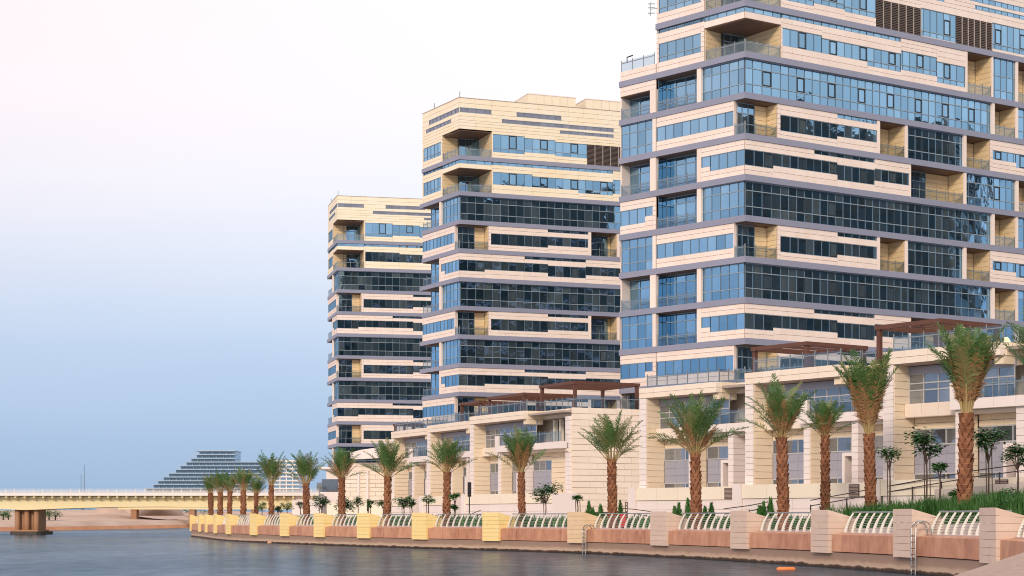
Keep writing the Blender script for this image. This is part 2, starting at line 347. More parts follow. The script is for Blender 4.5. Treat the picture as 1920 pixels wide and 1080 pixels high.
def rail(T, p0, p1, z, h=1.1, step=1.35, posts=1.12):
    """glass balustrade from p0 to p1 (local x, y): a glass part with posts and handrail"""
    if isinstance(p0, RP): p0 = turn(p0, FACE['rot'])
    if isinstance(p1, RP): p1 = turn(p1, FACE['rot'])
    p0, p1 = Vector((*p0, 0)), Vector((*p1, 0)); L = (p1 - p0).length
    if L < .3: return
    u = (p1 - p0) / L; n = Vector((-u.y, u.x, 0)); cnt = max(1, round(L / step)); v, f = [], []
    def bar(a, b, z0, z1, w, v, f):
        bs = len(v)
        for zz in (z0, z1):
            for q, sgn in ((a, -1), (b, -1), (b, 1), (a, 1)):
                c = q + n * (w * sgn); v.append((c.x, c.y, zz))
        f += [tuple(bs + i for i in q) for q in CF]
    for i in range(cnt):
        bar(p0 + u * (L * i / cnt + .05), p0 + u * (L * (i + 1) / cnt - .05), z + .06, z + h, .008, v, f)
    g = T.mesh('balustrade', v, f, 'rail_glass')
    v, f = [], []
    for i in range(cnt + 1):
        q = p0 + u * (L * i / cnt); bar(q - u * .028, q + u * .028, z, z + h * posts, .028, v, f)
    T.mesh('post', v, f, 'rail_metal', parent=g, kind='stuff')
    v, f = [], []; bar(p0, p1, z + h * .80, z + h * .86, .035, v, f)
    T.mesh('handrail', v, f, 'rail_metal', parent=g)
def split(a0, a1, step):
    n = max(1, round((a1 - a0) / step)); return [a0 + (a1 - a0) * i / n for i in range(n + 1)]

# ------------------------------------------------------------------ water, ground, far shore
struct('water', [(-4000, -300, 0), (4000, -300, 0), (4000, 5200, 0), (-4000, 5200, 0)], [(0, 1, 2, 3)], 'water')
WALL = [(17.6, 58), (18.6, 69), (17.6, 79.6), (15.7, 90), (13.0, 101), (9.4, 112.5), (4.6, 124), (-1.45, 134.5), (-7.3, 143.5), (-12.5, 152), (-17.2, 160.5), (-21.4, 169), (-25.7, 178.5), (-29.9, 189), (-33.1, 200), (-36.0, 211), (-38.7, 222), (-42, 234)]
WALL = [Vector((x, y, 0)) for x, y in WALL]
def cr_pt(i, t):
    P = lambda k: WALL[min(max(k, 0), len(WALL) - 1)]
    a, b, c, d = P(i - 1), P(i), P(i + 1), P(i + 2)
    return .5 * ((2 * b) + (c - a) * t + (2 * a - 5 * b + 4 * c - d) * t * t + (3 * b - a - 3 * c + d) * t ** 3)
FINE = [cr_pt(i, k / 6) for i in range(len(WALL) - 1) for k in range(6)] + [WALL[-1]]
def frame_at(j):
    d = (FINE[min(j + 1, len(FINE) - 1)] - FINE[max(j - 1, 0)]).normalized()
    return d, Vector((d.y, -d.x, 0))          # along the wall (away), inland
def strip(o0, z0, o1, z1, js=None):
    js = js or range(len(FINE)); v, f = [], []
    for q, j in enumerate(js):
        d, n = frame_at(j); a = FINE[j] + n * o0; b = FINE[j] + n * o1
        za = z0(j) if callable(z0) else z0; zb = z1(j) if callable(z1) else z1
        v += [(a.x, a.y, za), (b.x, b.y, zb)]
        if q: k = 2 * q; f.append((k - 2, k - 1, k + 1, k))
    return v, f
PROM = 1.45
bed_z = lambda j: 1.75 + 1.35 * max(0, 1 - j / 26.0)
bed_z2 = lambda j: bed_z(j) + .45 + .7 * max(0, min(1, 1.4 - j / 20.0))
v, f = strip(.3, PROM, 7.0, PROM); struct('promenade', v, f, 'paving')
v, f = strip(7.0, 1.2, 7.0, bed_z); v2, f2 = strip(7.0, bed_z, 7.35, bed_z); b = len(v); v += v2; f += [tuple(b + i for i in q) for q in f2]
struct('kerb', v, f, 'kerb_stone')
v, f = strip(7.35, lambda j: bed_z(j) - .04, 15.5, bed_z2); struct('planting_bed', v, f, 'soil')
v, f = strip(15.5, bed_z2, 95, 3.2); struct('terrace_ground', v, f, 'paving')
# land end beyond the last pillar and behind the camera's quay
struct('bank', *prism([(-42, 234), (60, 200), (90, 420), (-60, 420), (-46, 262)], -1, 1.4), 'paving')
# near quay, on which the picture was taken
v, f = prism([(-2.0, -2), (8.0, -2), (26, 52), (16.4, 52.5), (9.4, 31.6), (3.75, 15.2)], -1, 2.0); struct('quay', v, f, 'quay_top')
# far shore: sand bank rising in low mounds
def shore():
    v, f = [], []; nx, ny = 60, 14
    for j in range(ny):
        for i in range(nx):
            x = -520 + 640 * i / (nx - 1); fr = j / (ny - 1)
            y0 = min(max(300 + (x + 90) * 11, 300), 455); y = y0 + 330 * fr ** 1.4
            z = -.3 + 1.5 * min(1, fr * 9) + 2.0 * min(1, max(0, fr - .28) * 2.4) + 1.0 * fr + (R.random() - .4) * 1.3 * min(1, fr * 4)
            v.append((x, y, z))
    for j in range(ny - 1):
        for i in range(nx - 1): f.append((j * nx + i, j * nx + i + 1, (j + 1) * nx + i + 1, (j + 1) * nx + i))
    mi = [1 if q // (nx - 1) < 1 else 0 for q in range(len(f))]
    o = link('far_shore', newmesh('far_shore', v, f, ['sand', 'red_sand'], mi, True), kind='structure')
shore()
struct('land', [(-4000, 760, 2.5), (4000, 760, 2.5), (4000, 5200, 2.5), (-4000, 5200, 2.5)], [(0, 1, 2, 3)], 'sand')

# ------------------------------------------------------------------ towers
SL = dict(zip('KJIHGFEDCB', [11.4 + 4 * i for i in range(10)]))   # underside of each floor slab
SL['A'] = 52.4; TH = .6; TOPZ, CROWN = 56.7, 61.0
def mod(m0, n=60): return [i * m0 if i <= 4 else 4 * m0 + 1.28 * (i - 4) for i in range(n)]
def tower(label, X, Y, ang, U, m0, wing, cstone, skew, ga, gb):
    T = Thing('tower', label, 'tower', (X, Y, 0), rad(ang), 'stone and glass residential towers along the waterfront')
    MO = mod(m0); LW = 11.75; FACE['rot'] = rad(-skew); gm = FACE['map'] = lambda a: a * (ga - gb * a)
    # all distances along the right face below were read for m0 = 1.45; sh() moves them onto this tower's grid
    def sh(a): return a * m0 / 1.45 if a < 5.8 else a - 5.8 + 4 * m0
    def ed(a0, a1):
        a0, a1 = sh(a0), min(sh(a1), U)
        return [a0] + [e for e in MO if a0 + .35 < e < a1 - .35] + [a1] if a1 > a0 else [a0]
    def opsof(E): return [i for i in range(len(E) - 1) if any(abs(E[i] - MO[k]) < .2 for k in (2, 6, 10, 14, 18, 22, 26, 30, 34, 38))]
    # slabs and core
    for k, z in SL.items():
        far = 17.0 if wing and k not in 'A' else (12.5 if k in 'BEGHK' else LW + .06)
        if k == 'B' and wing: far = 17.0
        sk = rad(-skew); e1 = turn((gm(U), -.1), sk); e2 = turn((gm(U), 12.5), sk); e0 = turn((-.1, -.1), sk)
        v, f = prism([e0, e1, e2, (3, far), (-.1, far), (-.1, .02)], z, z + TH); T.mesh('slab', v, f, 'slab')
    T.box('core', RP((6.6, 6.4, 0)), RP((gm(U) - .5, 12.4, 60.2)), 'core'); T.box('core', (4.6, 6.9, 0), (7.5, LW - .05, 60.2), 'core')
    T.box('back_wall', (.1, LW - .15, SL['B'] + .7), (6.5, LW - .02, 60.9), cstone)
    if wing: T.box('core', (3, LW, 0), (9, 16.8, SL['B']), 'core')
    def jamb(F, a0, a1, z0, z1, dep=.5, m='stone'): T.box('pilaster', *F(a0, a1, -.02, dep, z0, z1), m)
    def loggia(F, a0, a1, z0, z1, dep=2.3, wallm='honey_stone', r=True):
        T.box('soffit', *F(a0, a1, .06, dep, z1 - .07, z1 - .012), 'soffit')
        n = max(1, round((z1 - z0) / .55))
        for i in range(n):
            za, zb = z0 + (z1 - z0) * i / n, z0 + (z1 - z0) * (i + 1) / n
            T.box('wall_panel', *F(a1 - .09, a1 - .03, .12, dep - .06, za + .015, zb - .015), wallm)
        T.box('backing', *F(a1 - .03, a1, .1, dep, z0, z1), 'joint', join=True)
        T.box('backing', *F(a0, a0 + .05, .1, dep, z0, z1), 'soffit', join=True)
        w = (a1 - a0); fr_ = .55 if wing else .86; e = split(a0 + .05, a0 + w * fr_, 1.1)
        windows(T, F, e, z0, z1 - .12, rows=[z0 + 2.3], d=dep)
        stone(T, F, a0 + w * fr_ + .06, a1 - .1, z0, z1 - .1, m='honey_stone', d=dep)
        if r:
            q = F(a0 + .06, a1 - .12, .1, .1, 0, 0); ty_ = type(q[0]); rail(T, ty_(q[0][:2]), ty_(q[1][:2]), z0)
    def segs(F, z0, z1, L, ends):
        """stone wall with window bands: each entry (a0, a1, window bottom, window top, clerestory?)"""
        for a0, a1, w0, w1, cl in L:
            a0s, a1s = (sh(a0), min(sh(a1), U)) if F is FR else (a0, a1)
            if a1s - a0s < .05: continue
            top = z1 - (.42 if cl else 0)
            E = ed(a0, a1) if F is FR else split(a0, a1, 1.14)
            if w1 > w0:
                stone(T, F, a0s, a1s, z0, z0 + w0, m=cs); stone(T, F, a0s, a1s, z0 + w1, top, m=cs)
                windows(T, F, E, z0 + w0, z0 + w1, rows=([z0 + w0 + .55] if w1 - w0 > 1.75 else []), ops=opsof(E) if F is FR else ())
            else: stone(T, F, a0s, a1s, z0, top, m=cs)
            if cl: windows(T, F, E, top, z1, d=.12)
    names = list('JIHGFEDCBA')
    typ = {'K': 'SMALL?', 'J': 'SMALL', 'I': 'BAND', 'H': 'GLASS', 'G': 'SMALL', 'F': 'GLASS', 'E': 'BAND', 'D': 'SMALL', 'C': 'GLASS', 'B': 'LOG', 'A': 'TOP'}
    order = list('KJIHGFEDCBA')
    # floor standing on slab k: I..H is a band floor, J..I a small-balcony floor and so on
    typ = {'K': 'GLASS', 'J': 'SMALL', 'I': 'BAND', 'H': 'GLASS', 'G': 'SMALL', 'F': 'GLASS', 'E': 'BAND', 'D': 'SMALL', 'C': 'GLASS', 'B': 'LOG', 'A': 'TOP'}
    for q, k in enumerate(order):
        z0 = SL[k] + TH; z1 = SL[order[q + 1]] if k != 'A' else TOPZ
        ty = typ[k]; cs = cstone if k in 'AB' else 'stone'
        rws = [z0 + .95, z0 + 2.5]
        if ty == 'GLASS':
            E = ed(0, 43.5); E[0] = .32
            windows(T, FR, E, z0, z1 - .02, rows=rws, d=.32, ops=opsof([0] + E[1:]))
            if U > 44: jamb(FR, 43.5, 44, z0, z1); loggia(FR, 44, 48.4, z0, z1); jamb(FR, 48.4, 48.9, z0, z1)
            if U > 49.5: windows(T, FR, ed(48.9, 60), z0, z1, rows=rws, d=.32)
            windows(T, FL, [.37] + split(0, 5.7, 1.14)[1:], z0, z1 - .02, rows=rws, d=.32)
            jamb(FL, 5.7, 6.25, z0, z1)
        elif ty == 'SMALL':
            s5 = sh(5.0)
            segs(FR, z0, z1, [(5.0, 5.45, 0, 0, 0), (5.45, 14.76, .78, 2.35, 0), (14.76, 21.6, 1.1, 2.35, 1)], None)
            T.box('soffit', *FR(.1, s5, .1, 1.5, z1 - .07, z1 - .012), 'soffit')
            n = 7
            for i in range(n):
                za, zb = z0 + (z1 - z0) * i / n, z0 + (z1 - z0) * (i + 1) / n
                T.box('wall_panel', *FR(s5 - .09, s5 - .03, .12, 1.45, za + .015, zb - .015), 'honey_stone')
            windows(T, FR, split(.12, 2.9, 1.0), z0, z1 - .1, rows=[z0 + 2.3], d=1.5)
            stone(T, FR, 2.95, s5 - .1, z0, z1 - .1, m='honey_stone', d=1.5)
            rail(T, RP((.1, .1)), RP((gm(s5) - .12, .1)), z0); rail(T, (.1, .18), (.1, 1.42), z0)
            if U > 22: jamb(FR, sh(21.6), min(U, sh(22.1)), z0, z1, .4)
            if U > 27: loggia(FR, sh(22.1), sh(26.65), z0, z1); jamb(FR, sh(26.65), sh(27.1), z0, z1)
            if U > 29: windows(T, FR, ed(27.1, 37.8), z0, z1, rows=rws, d=.3, ops=opsof(ed(27.1, 37.8)))
            if U > 43: jamb(FR, 37.8, 38.3, z0, z1); loggia(FR, 38.3, 43.1, z0, z1); segs(FR, z0, z1, [(43.1, 43.6, 0, 0, 0), (43.6, 48.5, 1.3, 2.3, 0), (48.5, 60, .8, 2.3, 0)], None)
            segs(FL, z0, z1, [(1.5, LW, .95, 2.42, 0)], None)
            T.box('pilaster', (.0, 1.42, z0), (.5, 1.5, z1), 'stone')
        elif ty == 'BAND':
            segs(FR, z0, z1, [(0, 4.35, .9, 2.45, 0), (4.35, 10.9, 1.2, 2.45, 0), (10.9, 14.76, 1.2, 2.45, 1), (14.76, 21.2, .7, 2.25, 1), (21.2, 27.4, 1.15, 2.4, 0)], None)
            if U > 37: jamb(FR, 27.4, 27.7, z0, z1); loggia(FR, 27.7, 37.8, z0, z1, 2.2)
            if U > 40: jamb(FR, 37.8, 38.3, z0, z1); windows(T, FR, ed(38.3, 48.5), z0, z1, rows=rws, d=.3, ops=opsof(ed(38.3, 48.5)))
            if U > 50: jamb(FR, 48.5, 49, z0, z1); loggia(FR, 49, 53.5, z0, z1)
            segs(FL, z0, z1, [(.12, 4.56, .9, 2.45, 0), (4.56, 5.7, 1.4, 2.45, 0)], None)
            jamb(FL, 5.7, 6.25, z0, z1)
        else:                                                 # the two loggia floors at the top
            s5 = sh(5.6); zl = z1 - (1.15 if ty == 'LOG' else .15)
            if ty == 'LOG':
                stone(T, FR, 0, s5, zl, z1 - .52, m=cs); stone(T, FL, .12, 5.3, zl, z1 - .52, m=cs)
                windows(T, FR, ed(0, 5.8), z1 - .5, z1, d=.12); windows(T, FL, split(.14, LW, 1.14), z1 - .5, z1, d=.12)
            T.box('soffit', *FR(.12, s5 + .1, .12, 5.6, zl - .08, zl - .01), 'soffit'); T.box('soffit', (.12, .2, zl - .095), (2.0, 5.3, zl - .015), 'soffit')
            n = 7
            for i in range(n):
                za, zb = z0 + (zl - z0) * i / n, z0 + (zl - z0) * (i + 1) / n
                T.box('wall_panel', *FR(s5 - .09, s5 - .03, .12, 5.2, za + .015, zb - .015), 'honey_stone')
                T.box('wall_panel', (.12, 5.2, za + .015), (2.5, 5.26, zb - .015), 'honey_stone')
            T.box('backing', *FR(s5 - .03, s5, .12, 5.3, z0, zl), 'joint', join=True); T.box('backing', (.12, 5.26, z0), (2.5, 5.3, zl), 'joint', join=True)
            windows(T, FR, split(1.9, s5 - .1, 1.1), z0, zl - .1, rows=[z0 + 2.4], d=5.25)
            rail(T, RP((.1, .1)), RP((gm(s5) - .12, .1)), z0); rail(T, (.1, .18), (.1, 5.15), z0)
            if ty == 'LOG':
                segs(FR, z0, z1, [(5.6, 5.8, 0, 0, 1), (5.8, 12.2, 1.25, 3.0, 1), (12.2, 19.9, 1.25, 2.75, 1), (19.9, 25.9, .85, 2.75, 1), (25.9, 32.6, 1.1, 3.1, 0), (32.6, 38.1, .5, 2.7, 0)], None)
                if U > 43: jamb(FR, 38.1, 38.5, z0, z1); loggia(FR, 38.5, 43.4, z0, z1); jamb(FR, 43.4, 43.7, z0, z1); windows(T, FR, ed(43.7, 48.4), z0, z1, rows=rws, d=.2)
                if U > 49: jamb(FR, 48.4, 48.9, z0, z1); loggia(FR, 48.9, 53.5, z0, z1)
            else:
                segs(FR, z0, z1, [(5.6, 5.8, 0, 0, 0), (5.8, 10.9, .8, 3.3, 0), (10.9, 16, 1.1, 3.1, 0), (16, 21.4, .9, 2.9, 0)], None)
                def louv(a0, a1, w0, w1):
                    a0, a1 = sh(a0), min(sh(a1), U)
                    if a1 - a0 < .5: return
                    for a, b in zip(split(a0, a1, 1.28), split(a0, a1, 1.28)[1:]):
                        nn = 16; vv, ff = [], []
                        for i in range(nn):
                            zz = z0 + w0 + (w1 - w0) * i / nn; boxvf(*FR(a + .06, b - .06, .04, .14, zz + .02, zz + (w1 - w0) / nn - .07), vv, ff)
                        boxvf(*FR(a + .02, b - .02, .16, .22, z0 + w0, z0 + w1), vv, ff)
                        T.mesh('louvre', [turn(q_, FACE['rot']) for q_ in vv], ff, 'louvre')
                        T.box('louvre_frame', *FR(b - .045, b + .045, -.01, .14, z0 + w0, z0 + w1), 'louvre_frame', join=True)
                    stone(T, FR, a0, a1, z0, z0 + w0, m=cs); stone(T, FR, a0, a1, z0 + w1, z1, m=cs)
                louv(21.4, 29.6, .05, 2.9)
                if U > 30: segs(FR, z0, z1, [(29.6, 36.3, .1, 3.0, 0)], None); louv(36.3, 43.5, .05, 3.0); segs(FR, z0, z1, [(43.5, 60, .3, 3.1, 0)], None)
            segs(FL, z0, z1, [(5.3, 5.75, 0, 0, 1 if ty == 'LOG' else 0), (5.75, 11.45, 1.0, 2.9, 1 if ty == 'LOG' else 0), (11.45, LW, 0, 0, 1 if ty == 'LOG' else 0)], None)
        if ty in ('GLASS', 'BAND'):                            # open corner loggia at the far end of the left face
            T.box('soffit', (.06, 6.25, z1 - .07), (1.6, LW, z1 - .012), 'soffit')
            windows(T, FL, split(6.3, LW - .1, 1.3), z0, z1 - .1, rows=rws, d=1.4)
            T.box('backing', (.4, 6.2, z0), (1.5, 6.24, z1), 'stone', join=True)
            if wing:
                for za, zb in ((z0, rws[0]), (rws[0], rws[1]), (rws[1], z1 - .1)):
                    for xa, xb in ((.2, .8), (.8, 1.4)): T.box('pane', (xa + .03, LW - .1, za + .03), (xb - .03, LW - .05, zb - .03), 'pane')
            rail(T, (.1, 6.3), (.1, LW - .1), z0)
    # crown with slits
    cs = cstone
    zc = TOPZ
    S = [(0, 5.5, 59.0, 59.75), (9.6, 17.0, 59.0, 59.75), (7.2, 26, 57.95, 58.5), (16.8, 26, 57.15, 57.6)]
    for za, zb, wins in ((TOPZ, 57.15, []), (57.15, 57.6, [(16.8, 34), (40, 66)] if wing else [(16.8, 26)]), (57.6, 57.95, []), (57.95, 58.5, [(7.2, 66 if wing else 26)]), (58.5, 59.0, []), (59.0, 59.65, [(.1, 5.5), (9.6, 17)]), (59.65, 60.3, []), (60.3, CROWN, [])):
        x = 0.
        for a, b in wins + [(U, U)]:
            a, b = min(sh(a), U), min(sh(b), U)
            stone(T, FR, x, a, za, zb, m=cs); x = b
            if b - a > .3: windows(T, FR, [a] + [e for e in MO if a + .3 < e < b - .3] + [b], za, zb, d=.06, m='pane' if wing else 'slit')
        wl = {57.15: (6, LW - .1), 59.0: (.12, 9.6), 57.95: (2.5, 10.5)}.get(za)
        x = .12
        if wl and za != 57.15:
            stone(T, FL, x, wl[0], za, zb, m=cs); windows(T, FL, split(wl[0], wl[1], 1.14), za, zb, d=.06, m='pane' if wing else 'slit'); x = wl[1]
        stone(T, FL, x, LW, za, zb, m=cs)
    T.box('coping', *FR(-.05, U, -.05, .5, CROWN, CROWN + .08), 'joint'); T.box('coping', (-.05, .2, CROWN), (.5, LW, CROWN + .078), 'joint')
    T.box('roof', *FR(.9, U - .2, .4, 12, CROWN - .8, CROWN - .5), 'slab')
    for a0, a1 in ((sh(12.5), sh(20.6)), (sh(22.4), sh(32))) if Y < 300 else ():
        a1 = min(a1, U)
        for a, b in zip(split(a0, a1, 1.3), split(a0, a1, 1.3)[1:]):
            T.box('penthouse_panel', *FR(a + .02, b - .02, 2.5, 2.6, CROWN - .5, CROWN + 2.0), cs)
        for a, b in zip(split(2.6, 9, 1.3), split(2.6, 9, 1.3)[1:]):
            T.box('penthouse_panel', *FR(a0, a0 + .1, a + .02, b - .02, CROWN - .5, CROWN + 2.0), cs)
        T.box('penthouse_roof', *FR(a0 - .05, a1 + .05, 2.45, 9.1, CROWN + 2.0, CROWN + 2.12), 'stone')
        T.box('core', *FR(a0 + .13, a1, 2.62, 9, CROWN - .5, CROWN + 2.0), 'joint')
    if wing:
        W0, W1 = LW + .1, 16.9
        wt = {'C': 'L', 'D': 'G', 'E': 'L', 'F': 'W', 'G': 'G', 'H': 'L', 'I': 'G', 'J': 'W', 'K': 'L'}
        cs = 'stone'
        for q, k in enumerate(order[:-2]):
            z0 = SL[k] + TH; z1 = SL[order[q + 1]]; w = wt[k]
            if w == 'G':
                T.box('pilaster', *FL(W0, W0 + .45, -.02, .5, z0, z1), 'stone')
                windows(T, FL, split(W0 + .5, W1, 1.14), z0, z1, rows=[z0 + .95, z0 + 2.5], d=.25)
            elif w == 'W':
                segs(FL, z0, z1, [(W0, W0 + .45, 0, 0, 0), (W0 + .45, W0 + 1.5, 1.5, 2.45, 0), (W0 + 1.5, W1, .9, 2.45, 0)], None)
            else:
                hd = 1.0 if k == 'C' else 0.
                if hd: stone(T, FL, W0, W1, z1 - hd, z1)
                T.box('pilaster', *FL(W0, W0 + .8, -.02, .6, z0, z1 - hd), 'stone')
                T.box('soffit', *FL(W0 + .8, W1, .1, 1.7, z1 - hd - .07, z1 - hd - .01), 'soffit')
                windows(T, FL, split(W0 + .8, W1 - .1, 1.3), z0, z1 - hd - .1, rows=[z0 + .95, z0 + 2.4], d=1.5)
                rail(T, (.1, W0 + .9), (.1, W1 - .1), z0)
        zt = SL['B'] + TH
        stone(T, FL, W0, W1, zt, zt + 1.0); rail(T, (.15, W0 + .3), (.15, W1 - .05), zt + 1.0)
        T.box('backing', (.2, W1 - .02, 0), (6, W1 + .15, zt), 'stone', join=True)
        v, f = tube([(.3, 16.2, zt + 1.9), (.3, 16.2, zt + 2.5), (.3, 15.4, zt + 2.55)], .07)
        T.mesh('floodlight', v, f, 'dark_frame')
    # antenna on the facade edge or lightning rods on the parapet
    v, f = [], []
    if wing:
        tube([(0, 11.7, 54.6), (-.25, 12.3, 54.6)], .03, 5, v, f)
        for dz in (-.45, .1, .5): tube([(-.1, 11.9, 54.6 + dz), (-.45, 12.55, 54.65 + dz)], .04, 5, v, f)
        tube([(-.3, 12.35, 53.9), (-.3, 12.35, 55.3)], .035, 5, v, f)
        T.mesh('antenna', v, f, 'antenna')
    else:
        for x, y in ((.2, .2), (.2, LW - 3.5)):
            tube([(x, y, CROWN), (x, y, CROWN + .9)], .05, 5, v, f)
        T.mesh('lightning_rod', v, f, 'antenna')
    T.finish(); return T
glass_mat('slit', (.16, .14, .15), (.24, .2, .2), (.55, .6, .75), .25, .6, rough=.2)
tower('tallest looking residential tower at the right, cut off by the picture edges, with blue glass', 22.75, 174.3, 42.6, 66, 1.45, True, 'stone', 9.3, .842, .00085)
tower('middle residential tower with two open corner loggias under its pale crown', -7.36, 249, 28.7, 36, 1.34, False, 'crown_golden_light', 8.0, .945, .001) if mat('crown_golden_light', (.88, .75, .52), (.90, .81, .66), rough=.6, noise=.25, nmix=.6) else None  # golden light on the tower top is painted into the crown colour
mat('crown_far_golden_light', (.88, .77, .54), (.90, .82, .67), rough=.6, noise=.25, nmix=.6)  # far crown: golden light painted into the stone here too
tower('farthest and smallest looking residential tower, left of the other two', -31.8, 325, 14.0, 27, 1.30, False, 'crown_far_golden_light', 1.0, .99, 0.)
FACE['rot'] = 0.; FACE['map'] = lambda a: a

# the next block of the row stands outside the frame: its flank, coloured dark for shade, shows mirrored in the right tower's lower windows
T = Thing('apartment_block', 'apartment block coloured dark as in shade, standing to the right outside the frame', 'building', (112, 112, 0), 0)
for i in range(14):
    z = 3 + i * 4.0
    T.box('floor_band', (-.3, -.3, z), (30, 68, z + .9), 'dark_concrete'); T.box('window_band', (0, 0, z + .9), (29.5, 67.5, z + 4.0), 'core')
T.box('stair_tower', (2, 22, 59.1), (20, 46, 64), 'dark_concrete'); T.finish()
exec_list = []

# ------------------------------------------------------------------ townhouses along the foot of the towers
def house(label, px, Y, zt, ang, L, full=True, endwall=False, xr=9.5):
    X = (px - 960) / FPX * Y
    T = Thing('townhouse', label, 'townhouse', (X, Y, 0), rad(ang), 'stone townhouses at the foot of the towers')
    zb, mid = 4.9, 9.0; H = 'house_stone'
    def courses(lo, hi, m, name='stone_block', c=.46):
        n = max(1, round((hi[2] - lo[2]) / c)); g = .012
        for i in range(n):
            za, zc = lo[2] + (hi[2] - lo[2]) * i / n, lo[2] + (hi[2] - lo[2]) * (i + 1) / n; pr = R.uniform(-.005, .005)
            T.box(name, (lo[0] + pr, lo[1] + pr, za + g), (hi[0] + pr, hi[1], zc - g), m)
        T.box('backing', (lo[0] + .05, lo[1] + .05, lo[2]), (hi[0] - .05, hi[1] - .02, hi[2]), 'joint', join=True)
    courses((0, 0, zb - .2), (.85, 2.2, zt - .85), 'white_stone')
    # honey-coloured reveal beside the pier
    n = 15
    for i in range(n):
        za, zc = zb + (zt - .9 - zb) * i / n, zb + (zt - .9 - zb) * (i + 1) / n
        T.box('reveal_panel', (.87, .06, za + .015), (.93, 1.95, zc - .015), 'honey_house')
    # roof edge: two courses, front part projecting, right part set back with a return block
    for i, (za, zc) in enumerate(((zt - .83, zt - .43), (zt - .41, zt))):
        for a, b in zip(split(0, xr, 1.9), split(0, xr, 1.9)[1:]): T.box('parapet_stone', (a + .01, -.04 - .02 * i, za), (b - .01, .5, zc), H)
        for a, b in zip(split(xr, L, 1.9), split(xr, L, 1.9)[1:]): T.box('parapet_stone', (a + .01, 2.2, za), (b - .01, 2.7, zc), H)
        T.box('parapet_stone', (xr - .3, .52, za), (xr + .05, 2.68, zc), 'honey_house')
    T.box('hanging_block', (xr - .7, .3, zt - 1.35), (xr - .02, 2.2, zt - .85), 'honey_house')
    T.box('soffit', (.2, .1, zt - .9), (xr - .05, 2.6, zt - .84), 'joint'); T.box('roof', (.1, .52, zt - .5), (L, 9.5, zt - .3), 'paving')
    T.box('soffit', (xr, 2.25, zt - .9), (L, 4.2, zt - .84), 'joint')
    rail(T, (.6, .35), (xr - .1, .35), zt, 1.05, 1.25); rail(T, (xr - .1, .4), (xr - .1, 2.4), zt, 1.05, 1.2); rail(T, (xr, 2.45), (L, 2.45), zt, 1.05, 1.25)
    # mass behind
    T.box('inner_wall', (.5, 3.4, 3), (L, 9.4, zt - .55), 'house_stone'); T.box('inner_wall', (.3, 2.2, 3), (.84, 9.4, zt - .9), 'house_stone')
    # upper storey glazing, recessed
    z0, z1 = mid + .9, zt - .95
    T.box('lintel', (.93, 1.42, z1 - .5), (xr, 1.6, z1), 'spandrel'); windows(T, FR, split(.95, xr - .1, 1.15), z0, z1 - .5, rows=[z0 + .9, z1 - 1.1], d=1.5, m='house_pane')
    T.box('lintel', (xr, 3.15, z1 - .35), (L, 3.3, z1), 'spandrel'); windows(T, FR, split(xr + .1, L - .6, 1.3), z0, z1 - .35, rows=[z1 - 1.0], d=3.2, m='house_pane')
    for a in (xr + 1.3, xr + 2.6): T.box('column', (a, 2.6, z0), (a + .35, 3.0, z1), 'cream_wall')
    # balcony slab and its fascia
    for a, b in zip(split(.95, 5.2, 1.5), split(.95, 5.2, 1.5)[1:]): T.box('fascia_stone', (a + .01, 1.0, mid + .05), (b - .01, 1.48, mid + .9), H)
    for a, b in zip(split(5.25, L, 1.7), split(5.25, L, 1.7)[1:]): T.box('fascia_stone', (a + .01, .35, mid + .3), (b - .01, 1.0, mid + .95), 'white_stone')
    T.box('balcony_floor', (.95, 1.02, mid + .02), (L, 3.4, mid + .28), H)
    rail(T, (6.3, .45), (L - .2, .45), mid + .95, 1.05, 1.1)
    T.box('balcony_pier', (5.25, .34, mid + .95), (6.1, 1.2, mid + 2.0), 'white_stone')
    # ground storey: two window bays with grey spandrels, stone piers between
    def bay(a0, a1):
        d = 2.0; E = split(a0, a1, 1.15)
        windows(T, FR, E, zb + 2.35, zb + 3.35, d=d, m='house_pane')
        for a, b in zip(E, E[1:]):
            for i in range(3): T.box('spandrel', (a + .01, d - .02, zb + .47 + .62 * i), (b - .01, d + .08, zb + .47 + .62 * (i + 1) - .015), 'spandrel')
        windows(T, FR, E, zb + .02, zb + .44, d=d, m='house_pane')
        stone(T, FR, a0, a1, zb + 3.37, mid + .02, m='honey_house', d=1.95, step=1.6)
    bay(.95, 4.9)
    stone(T, FR, 4.9, 5.5, zb, mid, m=H, d=1.9)
    courses((5.5, .6, zb - .1), (6.1, 2.0, mid + .3), 'white_stone')
    for i in range(9): T.box('reveal_panel', (6.12, .66, zb + i * .45), (6.18, 1.95, zb + i * .45 + .43), 'honey_house')
    bay(6.25, 10.2)
    courses((10.2, .6, zb - .1), (10.8, 2.0, mid + .3), 'white_stone')
    if L > 12.5: bay(10.9, min(L - .7, 14.8))
    if L > 16: stone(T, FR, 14.8, L - .7, zb, mid + .02, m='honey_house', d=1.9, step=1.6)
    courses((L - .7, 1.2, zb - .1), (L, 3.3, zt - .85), 'white_stone')
    # doorway porch block
    T.box('porch', (8.9, 1.0, zb), (9.15, 2.0, zb + 2.2), 'white_stone'); T.box('porch', (9.15, 1.0, zb + 1.95), (10.2, 2.0, zb + 2.2), 'white_stone'); T.box('door', (9.3, 1.75, zb), (10.0, 1.93, zb + 1.9), 'bronze_panel')
